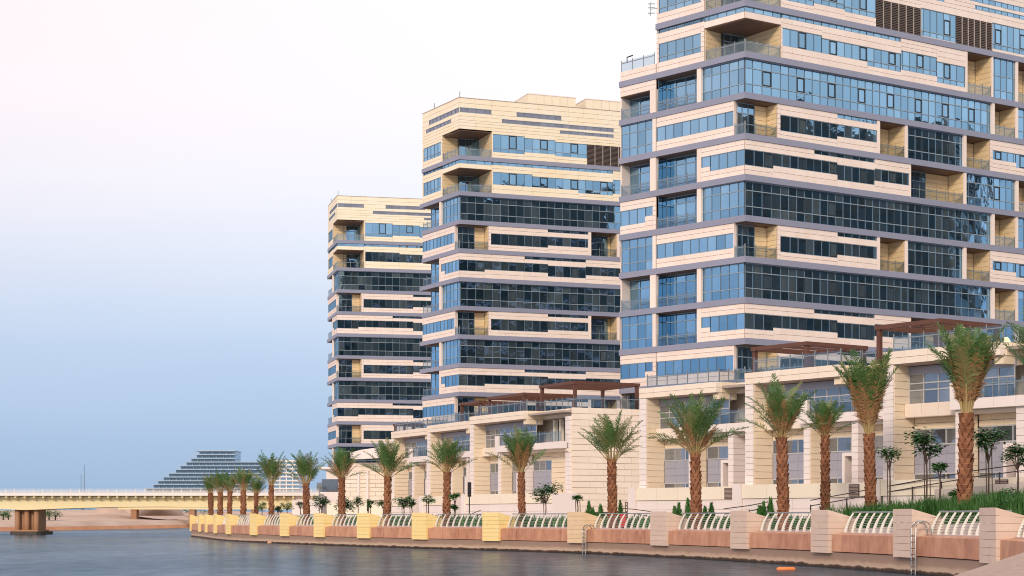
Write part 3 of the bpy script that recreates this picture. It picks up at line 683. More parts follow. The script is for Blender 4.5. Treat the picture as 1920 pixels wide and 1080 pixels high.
    if endwall:
        n = 17
        for i in range(n):
            za, zc = 3.0 + (zt - 3.0) * i / n, 3.0 + (zt - 3.0) * (i + 1) / n; off = .8 if i % 2 else 0
            ys = [1.5] + [y + off for y in (3.5, 5.1, 6.7, 8.3, 9.9)] + [12]
            for a, b in zip(ys, ys[1:]): T.box('stone_block', (L + .01, a + .01, za + .02), (L + .14 + R.uniform(-.005, .005), b - .01, zc - .02), H)
        T.box('backing', (L - .5, 1.6, 3), (L + .06, 12, zt - .1), 'joint', join=True)
        rail(T, (L + .05, 2.6), (L + .05, 11.9), zt, 1.15, 1.25)
    T.finish()
    # terrace wall in front: a thing of its own
    T2 = Thing('terrace_wall', label.split(',')[0].replace('townhouse', 'low cream terrace wall before the townhouse'), 'wall', (X, Y, 0), rad(ang), 'terrace walls before the townhouses')
    x1 = L - 3.6 if not endwall else L
    for a, b in zip(split(.4, x1, 2.6), split(.4, x1, 2.6)[1:]):
        T2.box('upper_panel', (a + .012, -.7, zb - 1.0), (b - .012, .0, zb + .02), 'cream_wall')
        for i in range(3): T2.box('lower_panel', (a + .012, -.62, 1.6 + i * .76), (b - .012, .0, 1.6 + (i + 1) * .76 - .02), 'white_stone')
    T2.box('end_post', (-.5, -.85, 1.6), (.38, .2, zb + .1), 'white_stone')
    T2.box('backing', (.3, -.5, 1.6), (x1, 1.9, zb - .1), 'joint', join=True)
    T2.box('end_cap', (x1 + .01, -.66, 1.6), (x1 + .16, 2.0, zb - .02), 'white_stone')
    T2.box('grille_panel', (x1 - 2.2, -.76, zb - .95), (x1 - 1.25, -.71, zb - .1), 'louvre')
    for i in range(8): T2.box('grille_slat', (x1 - 2.15, -.79, zb - .9 + i * .1), (x1 - 1.3, -.765, zb - .86 + i * .1), 'joint', join=True)
    T2.finish()
    return X, Y
A3 = -53.9
house('nearest townhouse, at the right edge behind the tallest palm', 1656, 117.2, 13.3, A3, 15.5)
house('second townhouse from the right, under the wide pergola', 1397, 134, 13.3, A3, 17.0)
house('third townhouse from the right, below the left side of the right tower', 1199, 150, 13.3, A3, 17.0)
house('fourth townhouse from the right, ending in a broad plain stone side wall', 881, 192, 13.3, -62.6, 19.6, endwall=True, xr=12.5)
house('fifth townhouse from the right, below the left corner of the middle tower', 801, 211, 13.3, -65, 12.6, xr=11.5)
house('sixth townhouse from the right, with the small pergola on its roof', 734, 226, 13.3, -65, 12.2, xr=11.2)
# low stone block that closes the row on the left
def end_block():
    Y = 236; X = (634 - 960) / FPX * Y
    T = Thing('stone_building', 'plain low stone building with a projecting roof edge, closing the row at the left', 'building', (X, Y, 0), rad(-20))
    for i in range(14):
        za = 2 + i * .55; off = .9 if i % 2 else 0
        xs = [0] + [1.8 * k + off for k in range(1, 5)] + [9.5]
        for a, b in zip(xs, xs[1:]): T.box('stone_block', (a + .015, R.uniform(-.006, .006), za + .02), (b - .015, .3, za + .53), 'house_stone')
    T.box('inner_wall', (.05, .2, 1), (9.4, 8, 9.6), 'joint')
    v, f = prism([(2.2, -1.0), (4.2, -1.9), (9.6, -2.2), (9.6, 6), (2.2, 6)], [10.1, 10.1, 10.3, 10.6, 10.4], [11.0, 11.3, 11.9, 11.9, 11.2]); T.mesh('roof_edge', v, f, 'white_stone')
    for x in (2.9, 4.2): T.box('fin', (x, -.25, 2), (x + .3, .0, 8.6), 'white_stone')
    T.box('terrace_panel', (-.5, -2.4, 1.5), (9.5, -2.2, 4.4), 'cream_wall')
    T.finish()
    T = Thing('villa', 'small white villa with a blue window left of the plain stone building', 'building', ((592 - 960) / FPX * 262, 262, 0), 0)
    T.box('wall', (0, 0, 1), (3.6, 5, 6.2), 'white_stone'); T.box('wall', (1.5, .5, 6.2), (3.6, 5, 9.6), 'stone'); T.box('window', (.9, -.05, 6.4), (3.3, .4, 8.1), 'house_pane')
    T.box('roof', (.4, -.3, 9.6), (3.8, 5, 9.9), 'white_stone'); T.box('vent', (.6, -.06, 5.0), (1.6, -.01, 5.6), 'bronze_panel'); T.box('door', (2.2, -.06, 2.6), (2.9, -.01, 4.2), 'bronze_panel')
    T.box('window', (.1, .3, 6.25), (1.4, .6, 7.6), 'house_pane')
    T.finish()
end_block()

# pergolas on the roof terraces
def pergola(label, px, py, ang, w, dp, zt=16.0, zb=13.3):
    """px, py: picture position of the near corner's top"""
    Y = (zt - EYE) * FPX / (HOR - py); X = (px - 960) / FPX * Y
    T = Thing('pergola', label, 'pergola', (X, Y, 0), rad(ang), 'brown pergolas on the roof terraces')
    for x in (-w, -.3):
        for y in (0, dp - .3): T.box('post', (x, y, zb), (x + .3, y + .3, zt - .3), 'pergola')
    for y in (-.1, dp - .25): T.box('beam', (-w - .1, y, zt - .3), (.1, y + .35, zt), 'pergola')
    for x in (-w - .1, -.25): T.box('beam', (x, .26, zt - .3), (x + .35, dp - .26, zt), 'pergola')
    n = int(w / .95)
    for i in range(1, n): T.box('slat', (-w + w * i / n, .26, zt - .14), (-w + w * i / n + .09, dp - .26, zt - .04), 'pergola')
    T.finish()
pergola('brown pergola over the second townhouse, long low roof beside the right tower', 1513, 640, A3, 6.0, 6.6)
pergola('highest brown pergola, over the nearest townhouse behind the tallest palm', 1762, 597, A3, 5.7, 6.3)
pergola('brown pergola above the broad plain side wall, left of the right tower', 1077, 714, -62, 7.0, 7.5)
pergola('brown pergola at the right foot of the middle tower, second of the three below it', 982, 736, -62, 8.5, 6.5)
pergola('brown pergola at the left corner foot of the middle tower', 899, 751, -62, 5.0, 5.5)
pergola('small dark pergola on the sixth roof, in front of the farthest tower', 757, 793, -62, 3.2, 3.0, 15.2)
# bulkhead and lamp on the nearest roof
T = Thing('roof_bulkhead', 'stone roof bulkhead at the right edge beside a lit lamp', 'roof structure', (36.2, 121, 0), rad(A3))
for i in range(5): T.box('stone_block', (0, 0, 13.2 + i * .62), (3.6, 3, 13.2 + i * .62 + .6), 'house_stone')
T.finish()
v, f = tube([(0, 0, 0), (0, 0, .25), (0, 0, 1.0), (0, 0, 1.25)], [.16, .28, .28, .12], 10)
T = Thing('wall_lamp', 'lit cylindrical lamp on the nearest roof terrace', 'lamp', (33.05, 119.5, 13.3)); T.mesh('lamp_shade', v, f, 'lamp_light')
v, f = tube([(0, 0, -.25), (0, 0, 0)], .1, 8); T.mesh('stem', v, f, 'dark_metal')

# ------------------------------------------------------------------ quay wall, pillars, railings
ZT, ZB = 2.88, .72
T = Thing('quay_wall', 'curving quay wall with red granite slabs above a tide-stained concrete footing', 'wall')
v, f = [], []
prof = [(-.02, -1), (-.02, .14), (.0, .76), (.12, .80), (.9, .80)]
for j in range(len(FINE)):
    d, n = frame_at(j)
    for o, z in prof: p = FINE[j] + n * o; v.append((p.x, p.y, z))
k = len(prof)
for j in range(len(FINE) - 1):
    for i in range(k - 1): f.append((j * k + i, j * k + i + 1, (j + 1) * k + i + 1, (j + 1) * k + i))
T.mesh('footing', v, f, 'quay_concrete')
v, f = strip(.9, .80, .9, PROM); T.mesh('inner_face', v, f, 'kerb_stone')
def hexa(P):    # 8 points bottom ring then top ring
    return [tuple(p) for p in P], list(CF)
def sec(j, o, z):
    d, n = frame_at(j); p = FINE[j] + n * o; return (p.x, p.y, z)
def secf(t, o, z):      # fractional index along FINE
    t = min(max(t, 0), len(FINE) - 1.001); j = int(t); w = t - j
    a, b = Vector(sec(j, o, z)), Vector(sec(j + 1, o, z)); return tuple(a.lerp(b, w))
RAILS = []
for s in range(len(WALL) - 1):
    j0, j1 = s * 6, s * 6 + 6; Lseg = (WALL[s + 1] - WALL[s]).length
    pw = 2.35 / Lseg * 6 / 2                       # half a pillar in FINE steps
    n = max(2, round((Lseg - 2.35) / 1.25)); ta, tb = j0 + pw, j1 - pw
    for i in range(n):
        t0, t1 = ta + (tb - ta) * i / n, ta + (tb - ta) * (i + 1) / n; g = .012; o = -.06 + R.uniform(-.008, .008)
        vv, ff = hexa([secf(t0 + g, o, .81), secf(t1 - g, o, .81), secf(t1 - g, .5, .81), secf(t0 + g, .5, .81), secf(t0 + g, o + .02, 1.64), secf(t1 - g, o + .02, 1.64), secf(t1 - g, .5, 1.72), secf(t0 + g, .5, 1.72)])
        T.mesh('granite_slab', vv, [q[::-1] for q in ff], 'granite')
    vv, ff = hexa([secf(ta, .5, 1.44), secf(tb, .5, 1.44), secf(tb, .95, 1.44), secf(ta, .95, 1.44), secf(ta, .5, 1.75), secf(tb, .5, 1.75), secf(tb, .95, 1.78), secf(ta, .95, 1.78)])
    T.mesh('sill', vv, [q[::-1] for q in ff], 'sill'); RAILS.append((ta, tb))
ORD = ['first', 'second', 'third', 'fourth', 'fifth', 'sixth', 'seventh', 'eighth', 'ninth', 'tenth', 'eleventh', 'twelfth', 'thirteenth', 'fourteenth', 'fifteenth', 'sixteenth', 'seventeenth', 'eighteenth']
for i in range(1, len(WALL)):
    Lseg = (WALL[min(i + 1, len(WALL) - 1)] - WALL[i - 1]).length / (2 if i < len(WALL) - 1 else 1); pw = 2.35 / Lseg * 6 / 2
    t = i * 6; m = 'pillar_near' if i <= 5 else ('pillar_faint_golden_light' if i == 6 else 'pillar_golden_light')
    tone = {'pillar_near': 'grey-pink', 'pillar_faint_golden_light': 'faintly golden-light-tinted', 'pillar_golden_light': 'golden-light-tinted'}[m]
    base = secf(t, 0, ZB)
    P = Thing('pillar', f'{tone} stone quay pillar with a sloping top, {ORD[i-1]} counted from the right edge', 'pillar', base, 0, 'stone pillars along the quay wall')
    nz = 7; zs = [ZB + (ZT - ZB) * q / nz for q in range(nz + 1)]
    loc = lambda q: tuple(q[k] - base[k] for k in range(3))
    t1 = min(t + pw, len(FINE) - 1.01); t0 = t - pw
    for q in range(nz):
        za, zb = zs[q] + .006, zs[q + 1] - .006; bk = 1.25
        def top(o, z): return z - (.42 * max(0, o - .15) / 1.1 if q == nz - 1 else 0)
        zbk = top(bk, zb)
        if q == nz - 2: pass
        vv = [loc(secf(t0, -.22, za)), loc(secf(t1, -.22, za)), loc(secf(t1, bk, min(za, zbk - .02))), loc(secf(t0, bk, min(za, zbk - .02))),
              loc(secf(t0, -.22, zb)), loc(secf(t1, -.22, zb)), loc(secf(t1, bk, zbk)), loc(secf(t0, bk, zbk))]
        if q == nz - 2: vv[6] = (vv[6][0], vv[6][1], vv[6][2] - .09); vv[7] = (vv[7][0], vv[7][1], vv[7][2] - .09)
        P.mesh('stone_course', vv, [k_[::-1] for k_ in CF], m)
# railings of curved white fins
for s, (ta, tb) in enumerate(RAILS):
    j = (ta + tb) / 2; base = secf(j, .7, 1.55)
    Lseg = (Vector(secf(tb, 0, 0)) - Vector(secf(ta, 0, 0))).length
    T = Thing('railing', f'white railing of curved fins, bay between the {ORD[max(s-1,0)]} and {ORD[s]} pillar from the right' if s else 'white railing of curved fins, bay at the right edge beyond the first pillar', 'railing', base, 0, 'white curved railings on the quay wall')
    n = max(3, round(Lseg / .95)); far = base[1] > 165
    L = lambda q: tuple(q[k] - base[k] for k in range(3))
    jv, jf = [], []
    for i in range(n + 1):
        t = ta + (tb - ta) * (i + .15) / (n + .3); v, f = [], []; K = 6; th = .035 / Lseg * (tb - ta)
        for q in range(K + 1):
            h = q / K; c = .62 + .42 * h ** 1.7; w = .08 - .045 * h; z = 1.74 + .98 * h
            v += [L(secf(t - th, c - w, z)), L(secf(t + th, c - w, z)), L(secf(t + th, c + w, z)), L(secf(t - th, c + w, z))]
            if q:
                b = 4 * q
                for k in range(4): f.append((b - 4 + k, b + k, b + (k + 1) % 4, b - 4 + (k + 1) % 4))
        f += [(0, 1, 2, 3), tuple(4 * K + k for k in (3, 2, 1, 0))]
        if far: b = len(jv); jv += v; jf += [tuple(b + x for x in q) for q in f]
        else: T.mesh('fin', v, f, 'rail_white')
    if far: T.mesh('fin', jv, jf, 'rail_white', kind='stuff')
    v, f = [], []
    for q in range(1, 8):
        h = q / 8.5; c = .62 + .42 * h ** 1.7
        tube([L(secf(ta + (tb - ta) * k / 5, c + .02, 1.74 + .98 * h)) for k in range(6)], .014, 4, v, f)
    T.mesh('cable', v, f, 'rail_metal')
    v, f = tube([L(secf(ta + (tb - ta) * k / 5, 1.05, 2.75)) for k in range(6)], .04, 5); T.mesh('top_rail', v, f, 'rail_metal')

# ladders
def ladder(label, t, far):
    base = secf(t, -.3, 0); d = (Vector(secf(t + .3, -.3, 0)) - Vector(base)).normalized(); n = Vector((d.y, -d.x, 0))
    T = Thing('ladder', label, 'ladder', base, 0, 'ladders on the quay wall'); H = 2.35 if not far else 2.0; v, f = [], []
    for s in (-.24, .24):
        pts = [d * s + Vector((0, 0, z)) for z in (-.6, .5, H - .35)]
        pts += [d * s + n * (.35 - .35 * math.cos(a)) + Vector((0, 0, H - .35 + .35 * math.sin(a))) for a in (.5, 1.0, 1.57, 2.2, 2.7)]
        pts += [d * s + n * .72 + Vector((0, 0, z)) for z in (H - .5, 1.5)]
        v, f = tube(pts, .035, 7); T.mesh('rail', v, f, 'steel', smooth=True)
    for i in range(8):
        z = -.2 + i * .27; v, f = tube([d * -.24 + Vector((0, 0, z)), d * .24 + Vector((0, 0, z))], .025, 6); T.mesh('rung', v, f, 'dark_metal')
ladder('steel ladder with arched handles at the right, near the picture corner', 11.1, False)
ladder('slim steel ladder on the quay wall below the fourth palm from the right', 35.3, True)

# ------------------------------------------------------------------ bridge, far bridge, far buildings
BY = 258.0
def bx(px): return (px - 960) / FPX * BY
def bz(py): return EYE + (HOR - py) / FPX * BY
T = Thing('bridge', 'long low yellow road bridge with a white deck edge across the water at the left', 'bridge', (bx(47), BY, 0))
def lx(px): return bx(px) - bx(47)
v, f = [], []
# haunched girder: bottom line follows an arch between piers
pts = []
for px in range(-420, 601, 20):
    ph = ((px - 47) / 330.0); q = abs(ph - round(ph / 2) * 2) if False else min(1, abs(px - 47) / 260.0)
    yb = 956.5 - 6.5 * (1 - (1 - q) ** 2) + max(0, (px - 300)) * .012
    pts.append((lx(px), bz(yb)))
b = []
for x, zb in pts:
    for y, z in ((0, zb), (0, bz(931)), (9, bz(931)), (9, zb)): v.append((x, y, z))
for i in range(len(pts) - 1):
    for k in range(4): f.append((4 * i + k, 4 * i + (k + 1) % 4, 4 * i + 4 + (k + 1) % 4, 4 * i + 4 + k))
T.mesh('girder', v, [q[::-1] for q in f], 'bridge_yellow')
T.box('deck', (lx(-420), -1.3, bz(929.6)), (lx(600), 10.3, bz(929.2)), 'bridge_yellow'); T.box('deck_edge', (lx(-420), -1.45, bz(929.8)), (lx(600), -1.2, bz(923.6)), 'bridge_white')
T.box('deck', (lx(-420), -1.2, bz(929.1)), (lx(600), 10, bz(925)), 'bridge_white')
px = -400
while px < 590:
    x = lx(px); v, f = [], []
    v += [(x - .13, -1.15, bz(930)), (x + .13, -1.15, bz(930)), (x + .13, -.02, bz(930)), (x - .13, -.02, bz(930)), (x - .13, -1.15, bz(933.5)), (x + .13, -1.15, bz(933.5)), (x + .13, -.02, bz(939)), (x - .13, -.02, bz(939))]
    T.mesh('bracket', v, [q[::-1] for q in CF], 'bridge_yellow')
    T.box('railing_post', (x - .035, -1.38, bz(923.6)), (x + .035, -1.28, bz(917.6)), 'bridge_white', join=True); px += 17.3
for y in (917.3, 919.6, 921.8): T.box('railing_bar', (lx(-420), -1.36, bz(y + .35)), (lx(600), -1.3, bz(y - .35)), 'bridge_white', join=True)
for i in range(5):
    v, f = tube([(lx(29 + 9 * i), 1 + (i % 2) * .8, -.5), (lx(29 + 9 * i), 1 + (i % 2) * .8, bz(955.5))], .38, 12); T.mesh('pier_column', v, f, 'bridge_pier', smooth=True)
T.box('pier_core', (lx(28), 1.6, -.5), (lx(66), 6, bz(955.5)), 'bridge_pier')
v, f = prism([(lx(19), 0), (lx(24), -.6), (lx(70), -.6), (lx(76), 0), (lx(76), 7), (lx(19), 7)], -1, bz(996.5)); T.mesh('pile_cap', v, f, 'dark_concrete')
T.box('pier_foot', (lx(25), .2, bz(996.4)), (lx(70), 6.5, bz(993.5)), 'bridge_pier')
T.box('abutment', (lx(548), -.4, -1), (lx(604), 9, bz(930.2)), 'white_stone'); T.finish()

T = Thing('bridge', 'distant pale low bridge seen under the yellow bridge', 'bridge', (-95, 430, 0))
T.box('deck', (0, 0, 5.2), (60, 6, 6.2), 'bridge_white'); T.box('girder', (0, .6, 4.4), (60, 5, 5.19), 'bridge_yellow')
for x in (3, 17, 32, 47): T.box('pier', (x, 1, 1), (x + 1.4, 4, 4.39), 'bridge_pier')
T.finish()

def far_building():
    Y = 1500.; k = Y / FPX; X = lambda px: (px - 960) * k; Z = lambda py: EYE + (HOR - py) * k
    T = Thing('hotel', 'distant stepped haze-tinted blue glass building whose terraces climb to the right', 'building', (X(400), Y, 0))
    x0 = X(400)
    lefts = [272, 285, 294, 304, 314, 327, 336, 347, 356, 366, 371]
    for i, l in enumerate(lefts):
        yb, yt = 922 - i * 7.0, 922 - (i + 1) * 7.0; r = 558 if yt > 858 and False else (489 if yt > 862 else 441)
        if i == 0: r = 489
        T.box('window_band', (X(l + 3) - x0, 0, Z(yb)), (X(r) - x0, 30, Z(yt + 1.4)), 'far_glass_haze'); T.box('terrace_edge', (X(l) - x0, -4, Z(yt + 1.4)), (X(r + 1) - x0, 30, Z(yt)), 'far_slab_haze')
        for c in range(l + 14, r, 13): T.box('fin', (X(c) - x0, -.8, Z(yb)), (X(c) - x0 + .6, -.1, Z(yt + 1.4)), 'far_slab_haze', join=True)
    T.box('roof', (X(366) - x0, -3, Z(846)), (X(443) - x0, 30, Z(844.6)), 'far_slab_haze'); T.box('core', (X(420) - x0, 2, 0), (X(489) - x0, 28, Z(922)), 'far_glass_haze')
    T.finish()
    Y = 1300.; k = Y / FPX; X = lambda px: (px - 960) * k; Z = lambda py: EYE + (HOR - py) * k
    T = Thing('office_block', 'distant white striped block right of the stepped glass building', 'building', (X(540), Y, 0)); x0 = X(540)
    for i in range(8):
        yb = 922 - i * 7.4
        T.box('window_band', (X(506) - x0, 0, Z(yb)), (X(560) - x0, 30, Z(yb - 4.4)), 'far_glass_haze'); T.box('floor_edge', (X(505) - x0, -1, Z(yb - 4.4)), (X(561) - x0, 30, Z(yb - 7.4)), 'far_white')
        for c in range(512, 560, 12): T.box('pillar', (X(c) - x0, -.6, Z(yb)), (X(c) - x0 + .8, -.05, Z(yb - 4.4)), 'far_white', join=True)
    T.finish()
    T = Thing('office_block', 'faint bluish distant block left of the plain stone building', 'building', (X(580), 1400, 0)); x0 = X(580)
    for i in range(6):
        T.box('window_band', (X(566) - x0, 0, 2 + i * 4), (X(640) - x0, 30, 5 + i * 4), 'far_glass_haze'); T.box('floor_edge', (X(565) - x0, -1, 5 + i * 4), (X(641) - x0, 30, 6 + i * 4), 'far_slab_haze')
    T.finish()
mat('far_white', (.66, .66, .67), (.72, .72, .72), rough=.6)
far_building()
# slender masts beyond the bridge
for px, h, lab in ((158, 27, 'thin distant mast rising above the yellow bridge, taller of the pair'), (152, 22, 'thin distant mast rising above the yellow bridge, shorter of the pair')):
    Y = 900.; v, f = tube([(0, 0, 0), (0, 0, h)], [.25, .1], 6); T = Thing('mast', lab, 'mast', ((px - 960) / FPX * Y, Y, 2)); T.mesh('pole', v, f, 'antenna')
    v, f = [], []; boxvf((-.6, -.3, -.3), (.6, .3, 0.0), v, f); T.mesh('base', v, f, 'kerb_stone')

# ------------------------------------------------------------------ palms
def frond_mesh(name, m, L, bare, arch, n, ll, fold, seed, width=.055):
    rr = random.Random(seed); v, f, mi = [], [], []
    K = 12; P = []
    for i in range(K + 1):                                    # rachis bends over in the x-z plane
        s = i / K; a = arch * s * s; P.append(None)
    x = z = 0.; pts = [(0, 0, 0)]; ang = math.pi / 2
    for i in range(K):
        a = math.pi / 2 - arch * ((i + .5) / K) ** 1.6; x += math.cos(a) * L / K; z += math.sin(a) * L / K; pts.append((x, 0, z))
    tube(pts, [.034 * (1 - .85 * i / K) + .004 for i in range(K + 1)], 4, v, f); mi += [1 if i // 4 < 5 else 0 for i in range(len(f))]
    for i in range(n):
        s = bare + (1 - bare) * (i + .5) / n; q = s * K; j = min(int(q), K - 1); w = q - j
        p = Vector(pts[j]).lerp(Vector(pts[j + 1]), w); t = (Vector(pts[j + 1]) - Vector(pts[j])).normalized(); nrm = Vector((t.z, 0, -t.x))
        env = math.sin(math.pi * min(1, .18 + .82 * (s - bare) / (1 - bare)) ** .8) * .85 + .2
        for sd in (-1, 1):
            le = ll * env * rr.uniform(.7, 1.2); side = Vector((0, sd, 0))
            d = (t * rr.uniform(.55, 1.1) + side * rr.uniform(.6, 1.0) - nrm * (fold * rr.uniform(-.6, 1.8)) + Vector((0, 0, -rr.uniform(0, .25)))).normalized()
            tip = p + d * le + Vector((0, 0, -.22 * le * le)); midp = p + d * le * .5 + Vector((0, 0, .02)); wv = t * width * .5
            b = len(v); v += [tuple(p - wv * .6), tuple(p + wv * .6), tuple(midp + wv), tuple(midp - wv), tuple(tip)]
            f += [(b, b + 1, b + 2, b + 3), (b + 3, b + 2, b + 4)]; mi += [0, 0]
    return newmesh(name, v, f, [m, 'rachis'], mi)
FR_G = [frond_mesh('frond_green', 'frond', 3.3, .30, .25 + .2 * k, 50, .66, .3, k, .046) for k in range(4)]
FR_O = [frond_mesh('frond_olive', 'frond_olive', 3.1, .30, .3 + .25 * k, 46, .62, .3, 10 + k, .044) for k in range(3)]
FR_D = [frond_mesh('frond_dry', 'frond_dry', 2.6, .22, .1 + .2 * k, 44, .50, -.1, 20 + k, .042) for k in range(3)]
def trunk_mesh(h, r0, r1, seed, dense):
    rr = random.Random(seed); v, f = [], []; K = 8; n = 10
    pts = [(0, 0, -1.2 + (h + 1.2) * i / K) for i in range(K + 1)]
    tube(pts, [r0 + (r1 - r0) * i / K for i in range(K + 1)], n, v, f); T1 = newmesh('trunk', v, f, 'trunk', smooth=True)
    v, f, mi = [], [], []; z = -.8; ring = 0; dz = dense
    while z < h - .05:
        s = max(0, z / h); r = r0 + (r1 - r0) * s; nb = 7
        for k in range(nb):
            a = 2 * math.pi * (k + .5 * (ring % 2)) / nb + rr.uniform(-.06, .06); w = .62 * math.pi * 2 / nb; hh = dz * rr.uniform(1.0, 1.25); o = .13 * rr.uniform(.6, 1.3)
            def P(da, rad_, zz): return (math.cos(a + da) * rad_, math.sin(a + da) * rad_, zz)
            b = len(v); v += [P(-w, r - .02, z), P(w, r - .02, z), P(w * .62, r + o, z + hh), P(-w * .62, r + o, z + hh), P(w * .5, r - .02, z + hh + .02), P(-w * .5, r - .02, z + hh + .02), P(0, r + o * .6, z - .02)]
            f += [(b, b + 6, b + 3), (b + 6, b + 1, b + 2), (b + 6, b + 2, b + 3), (b + 3, b + 2, b + 4, b + 5)]; mi += [0, 0, 0, 1]
        z += dz; ring += 1
    return T1, newmesh('leaf_bases', v, f, ['boot', 'boot_tip'], mi)
PG = 'date palms along the promenade'
def palm(label, px, Y, zt, top, hw, zb, mode, seed, dry=0, group=PG, r=.29, scl=None):
    """zt: trunk top, top: crown top, hw: half crown width in metres"""
    rr = random.Random(seed); X = (px - 960) / FPX * Y
    T = Thing('palm_tree', label, 'palm tree', (X, Y, zb), rr.uniform(0, 6), group); T.o.rotation_euler.x = rr.uniform(-.025, .025); T.o.rotation_euler.y = rr.uniform(-.025, .025)
    h = zt - zb; t1, t2 = trunk_mesh(h, r * .98, r * .86, seed, .27)
    tr = T.part('trunk', t1); link('leaf_base', t2, tr, kind='stuff')
    H = top - zt; L = H / 3.15 * 1.03
    ng = {'up': 25, 'open': 28, 'tied': 28}[mode]
    def put(me, az, tilt, s, zoff, nm='frond'):
        c = math.cos(az), math.sin(az)
        M = Matrix.Rotation(az, 4, 'Z') @ Matrix.Rotation(tilt, 4, 'Y')
        o = link(nm, me, T.o, loc=(c[0] * r * .6, c[1] * r * .6, h - .12 + zoff)); o.rotation_euler = (M @ Matrix.Rotation(rr.uniform(-.5, .5), 4, 'Z')).to_euler(); o.scale = (s, s, s)
    mt = math.atan2(hw, H * .75)
    for i in range(ng):
        u = (i + .5) / ng; az = i * 2.39996 + rr.uniform(-.25, .25)
        tilt = mt * (u ** .75) * rr.uniform(.75, 1.12)
        if mode == 'open' and u > .72: tilt = mt * rr.uniform(1.1, 1.5)
        if mode == 'up' and u > .85: tilt = mt * rr.uniform(1.2, 1.75)
        if mode == 'tied': tilt = mt * u ** .8 * rr.uniform(.35, .75)
        if u < .25: tilt = rr.uniform(.02, .18)
        me = rr.choice(FR_G if rr.random() < .62 else FR_O)
        put(me, az, tilt, L * rr.uniform(.86, 1.05) * (1 - .12 * u), .25 * (1 - u))
    for i in range(dry):
        put(rr.choice(FR_D), rr.uniform(0, 6.28), mt * rr.uniform(.3, .6 if mode == 'tied' else .95), L * rr.uniform(.72, .95), -.05, 'dry_frond')
    return T
K = 1 / FPX
PALMS = [
 ('tallest palm at the right, upright crown of tied brown and green fronds', 1808, 95, 8.0, 12.75, 1.35, 2.6, 'tied', 1, 26),
 ('palm with a feathery upright crown, second large one from the right', 1634, 108, 7.5, 12.3, 1.5, 2.4, 'tied', 2, 20),
 ('palm mostly outside the frame, only some dark frond tips at the right edge', 1962, 79, 8.3, 11.8, 1.3, 2.8, 'up', 18, 4),
 ('smaller thin palm with a brown tufted crown between two larger palms', 1547, 116, 7.7, 10.2, 1.1, 2.4, 'up', 3, 22),
 ('palm with dark green tips over dry stalks, right of the white pier', 1469, 106, 7.2, 10.6, 1.75, 2.1, 'up', 4, 14),
 ('wide leaning-crowned palm before the third townhouse from the right', 1306, 112, 6.5, 10.3, 2.2, 1.9, 'open', 5, 9),
 ('full round green palm before the broad plain side wall', 1149, 128, 6.45, 10.0, 2.0, 1.8, 'open', 6, 0),
 ('palm with reddish dry fronds on its left side, before the fourth townhouse', 979, 145, 6.1, 9.7, 1.35, 1.8, 'up', 7, 12),
 ('green palm with a few drooping fronds, before the fifth townhouse', 837, 155, 6.35, 9.4, 1.75, 1.8, 'open', 8, 3),
 ('widest fan-shaped palm, before the plain low stone building', 726, 158, 6.0, 9.4, 2.3, 1.8, 'open', 9, 4),
 ('palm in front of the farthest tower base, upright brown-green crown', 641, 172, 6.2, 9.2, 1.6, 1.8, 'up', 10, 9),
 ('palm standing between the farthest tower and the white striped block', 575, 178, 5.7, 9.0, 1.45, 1.8, 'up', 11, 2),
 ('palm before the right end of the stepped glass building', 509, 190, 5.9, 9.3, 1.4, 1.8, 'up', 12, 2),
 ('small short palm behind the others beside the bridge end', 480, 232, 5.4, 7.8, .9, 1.8, 'up', 13, 4),
 ('palm with a dark bushy crown, rightmost of the group of four by the bridge', 456, 205, 5.6, 8.2, 1.3, 1.8, 'up', 14, 3),
 ('thin palm, second from the right in the group of four by the bridge', 430, 214, 5.4, 7.9, 1.1, 1.8, 'up', 15, 4),
 ('palm, second from the left in the group of four by the bridge', 413, 222, 5.5, 8.2, 1.1, 1.8, 'up', 16, 3),
 ('leftmost palm of the promenade, at the tip of the quay', 396, 229, 5.5, 8.1, 1.1, 1.8, 'up', 17, 2),
]
for a in PALMS: palm(*a, r=.33 if a[8] == 1 else (.22 if a[8] in (3, 7, 12, 13, 15) else .27))

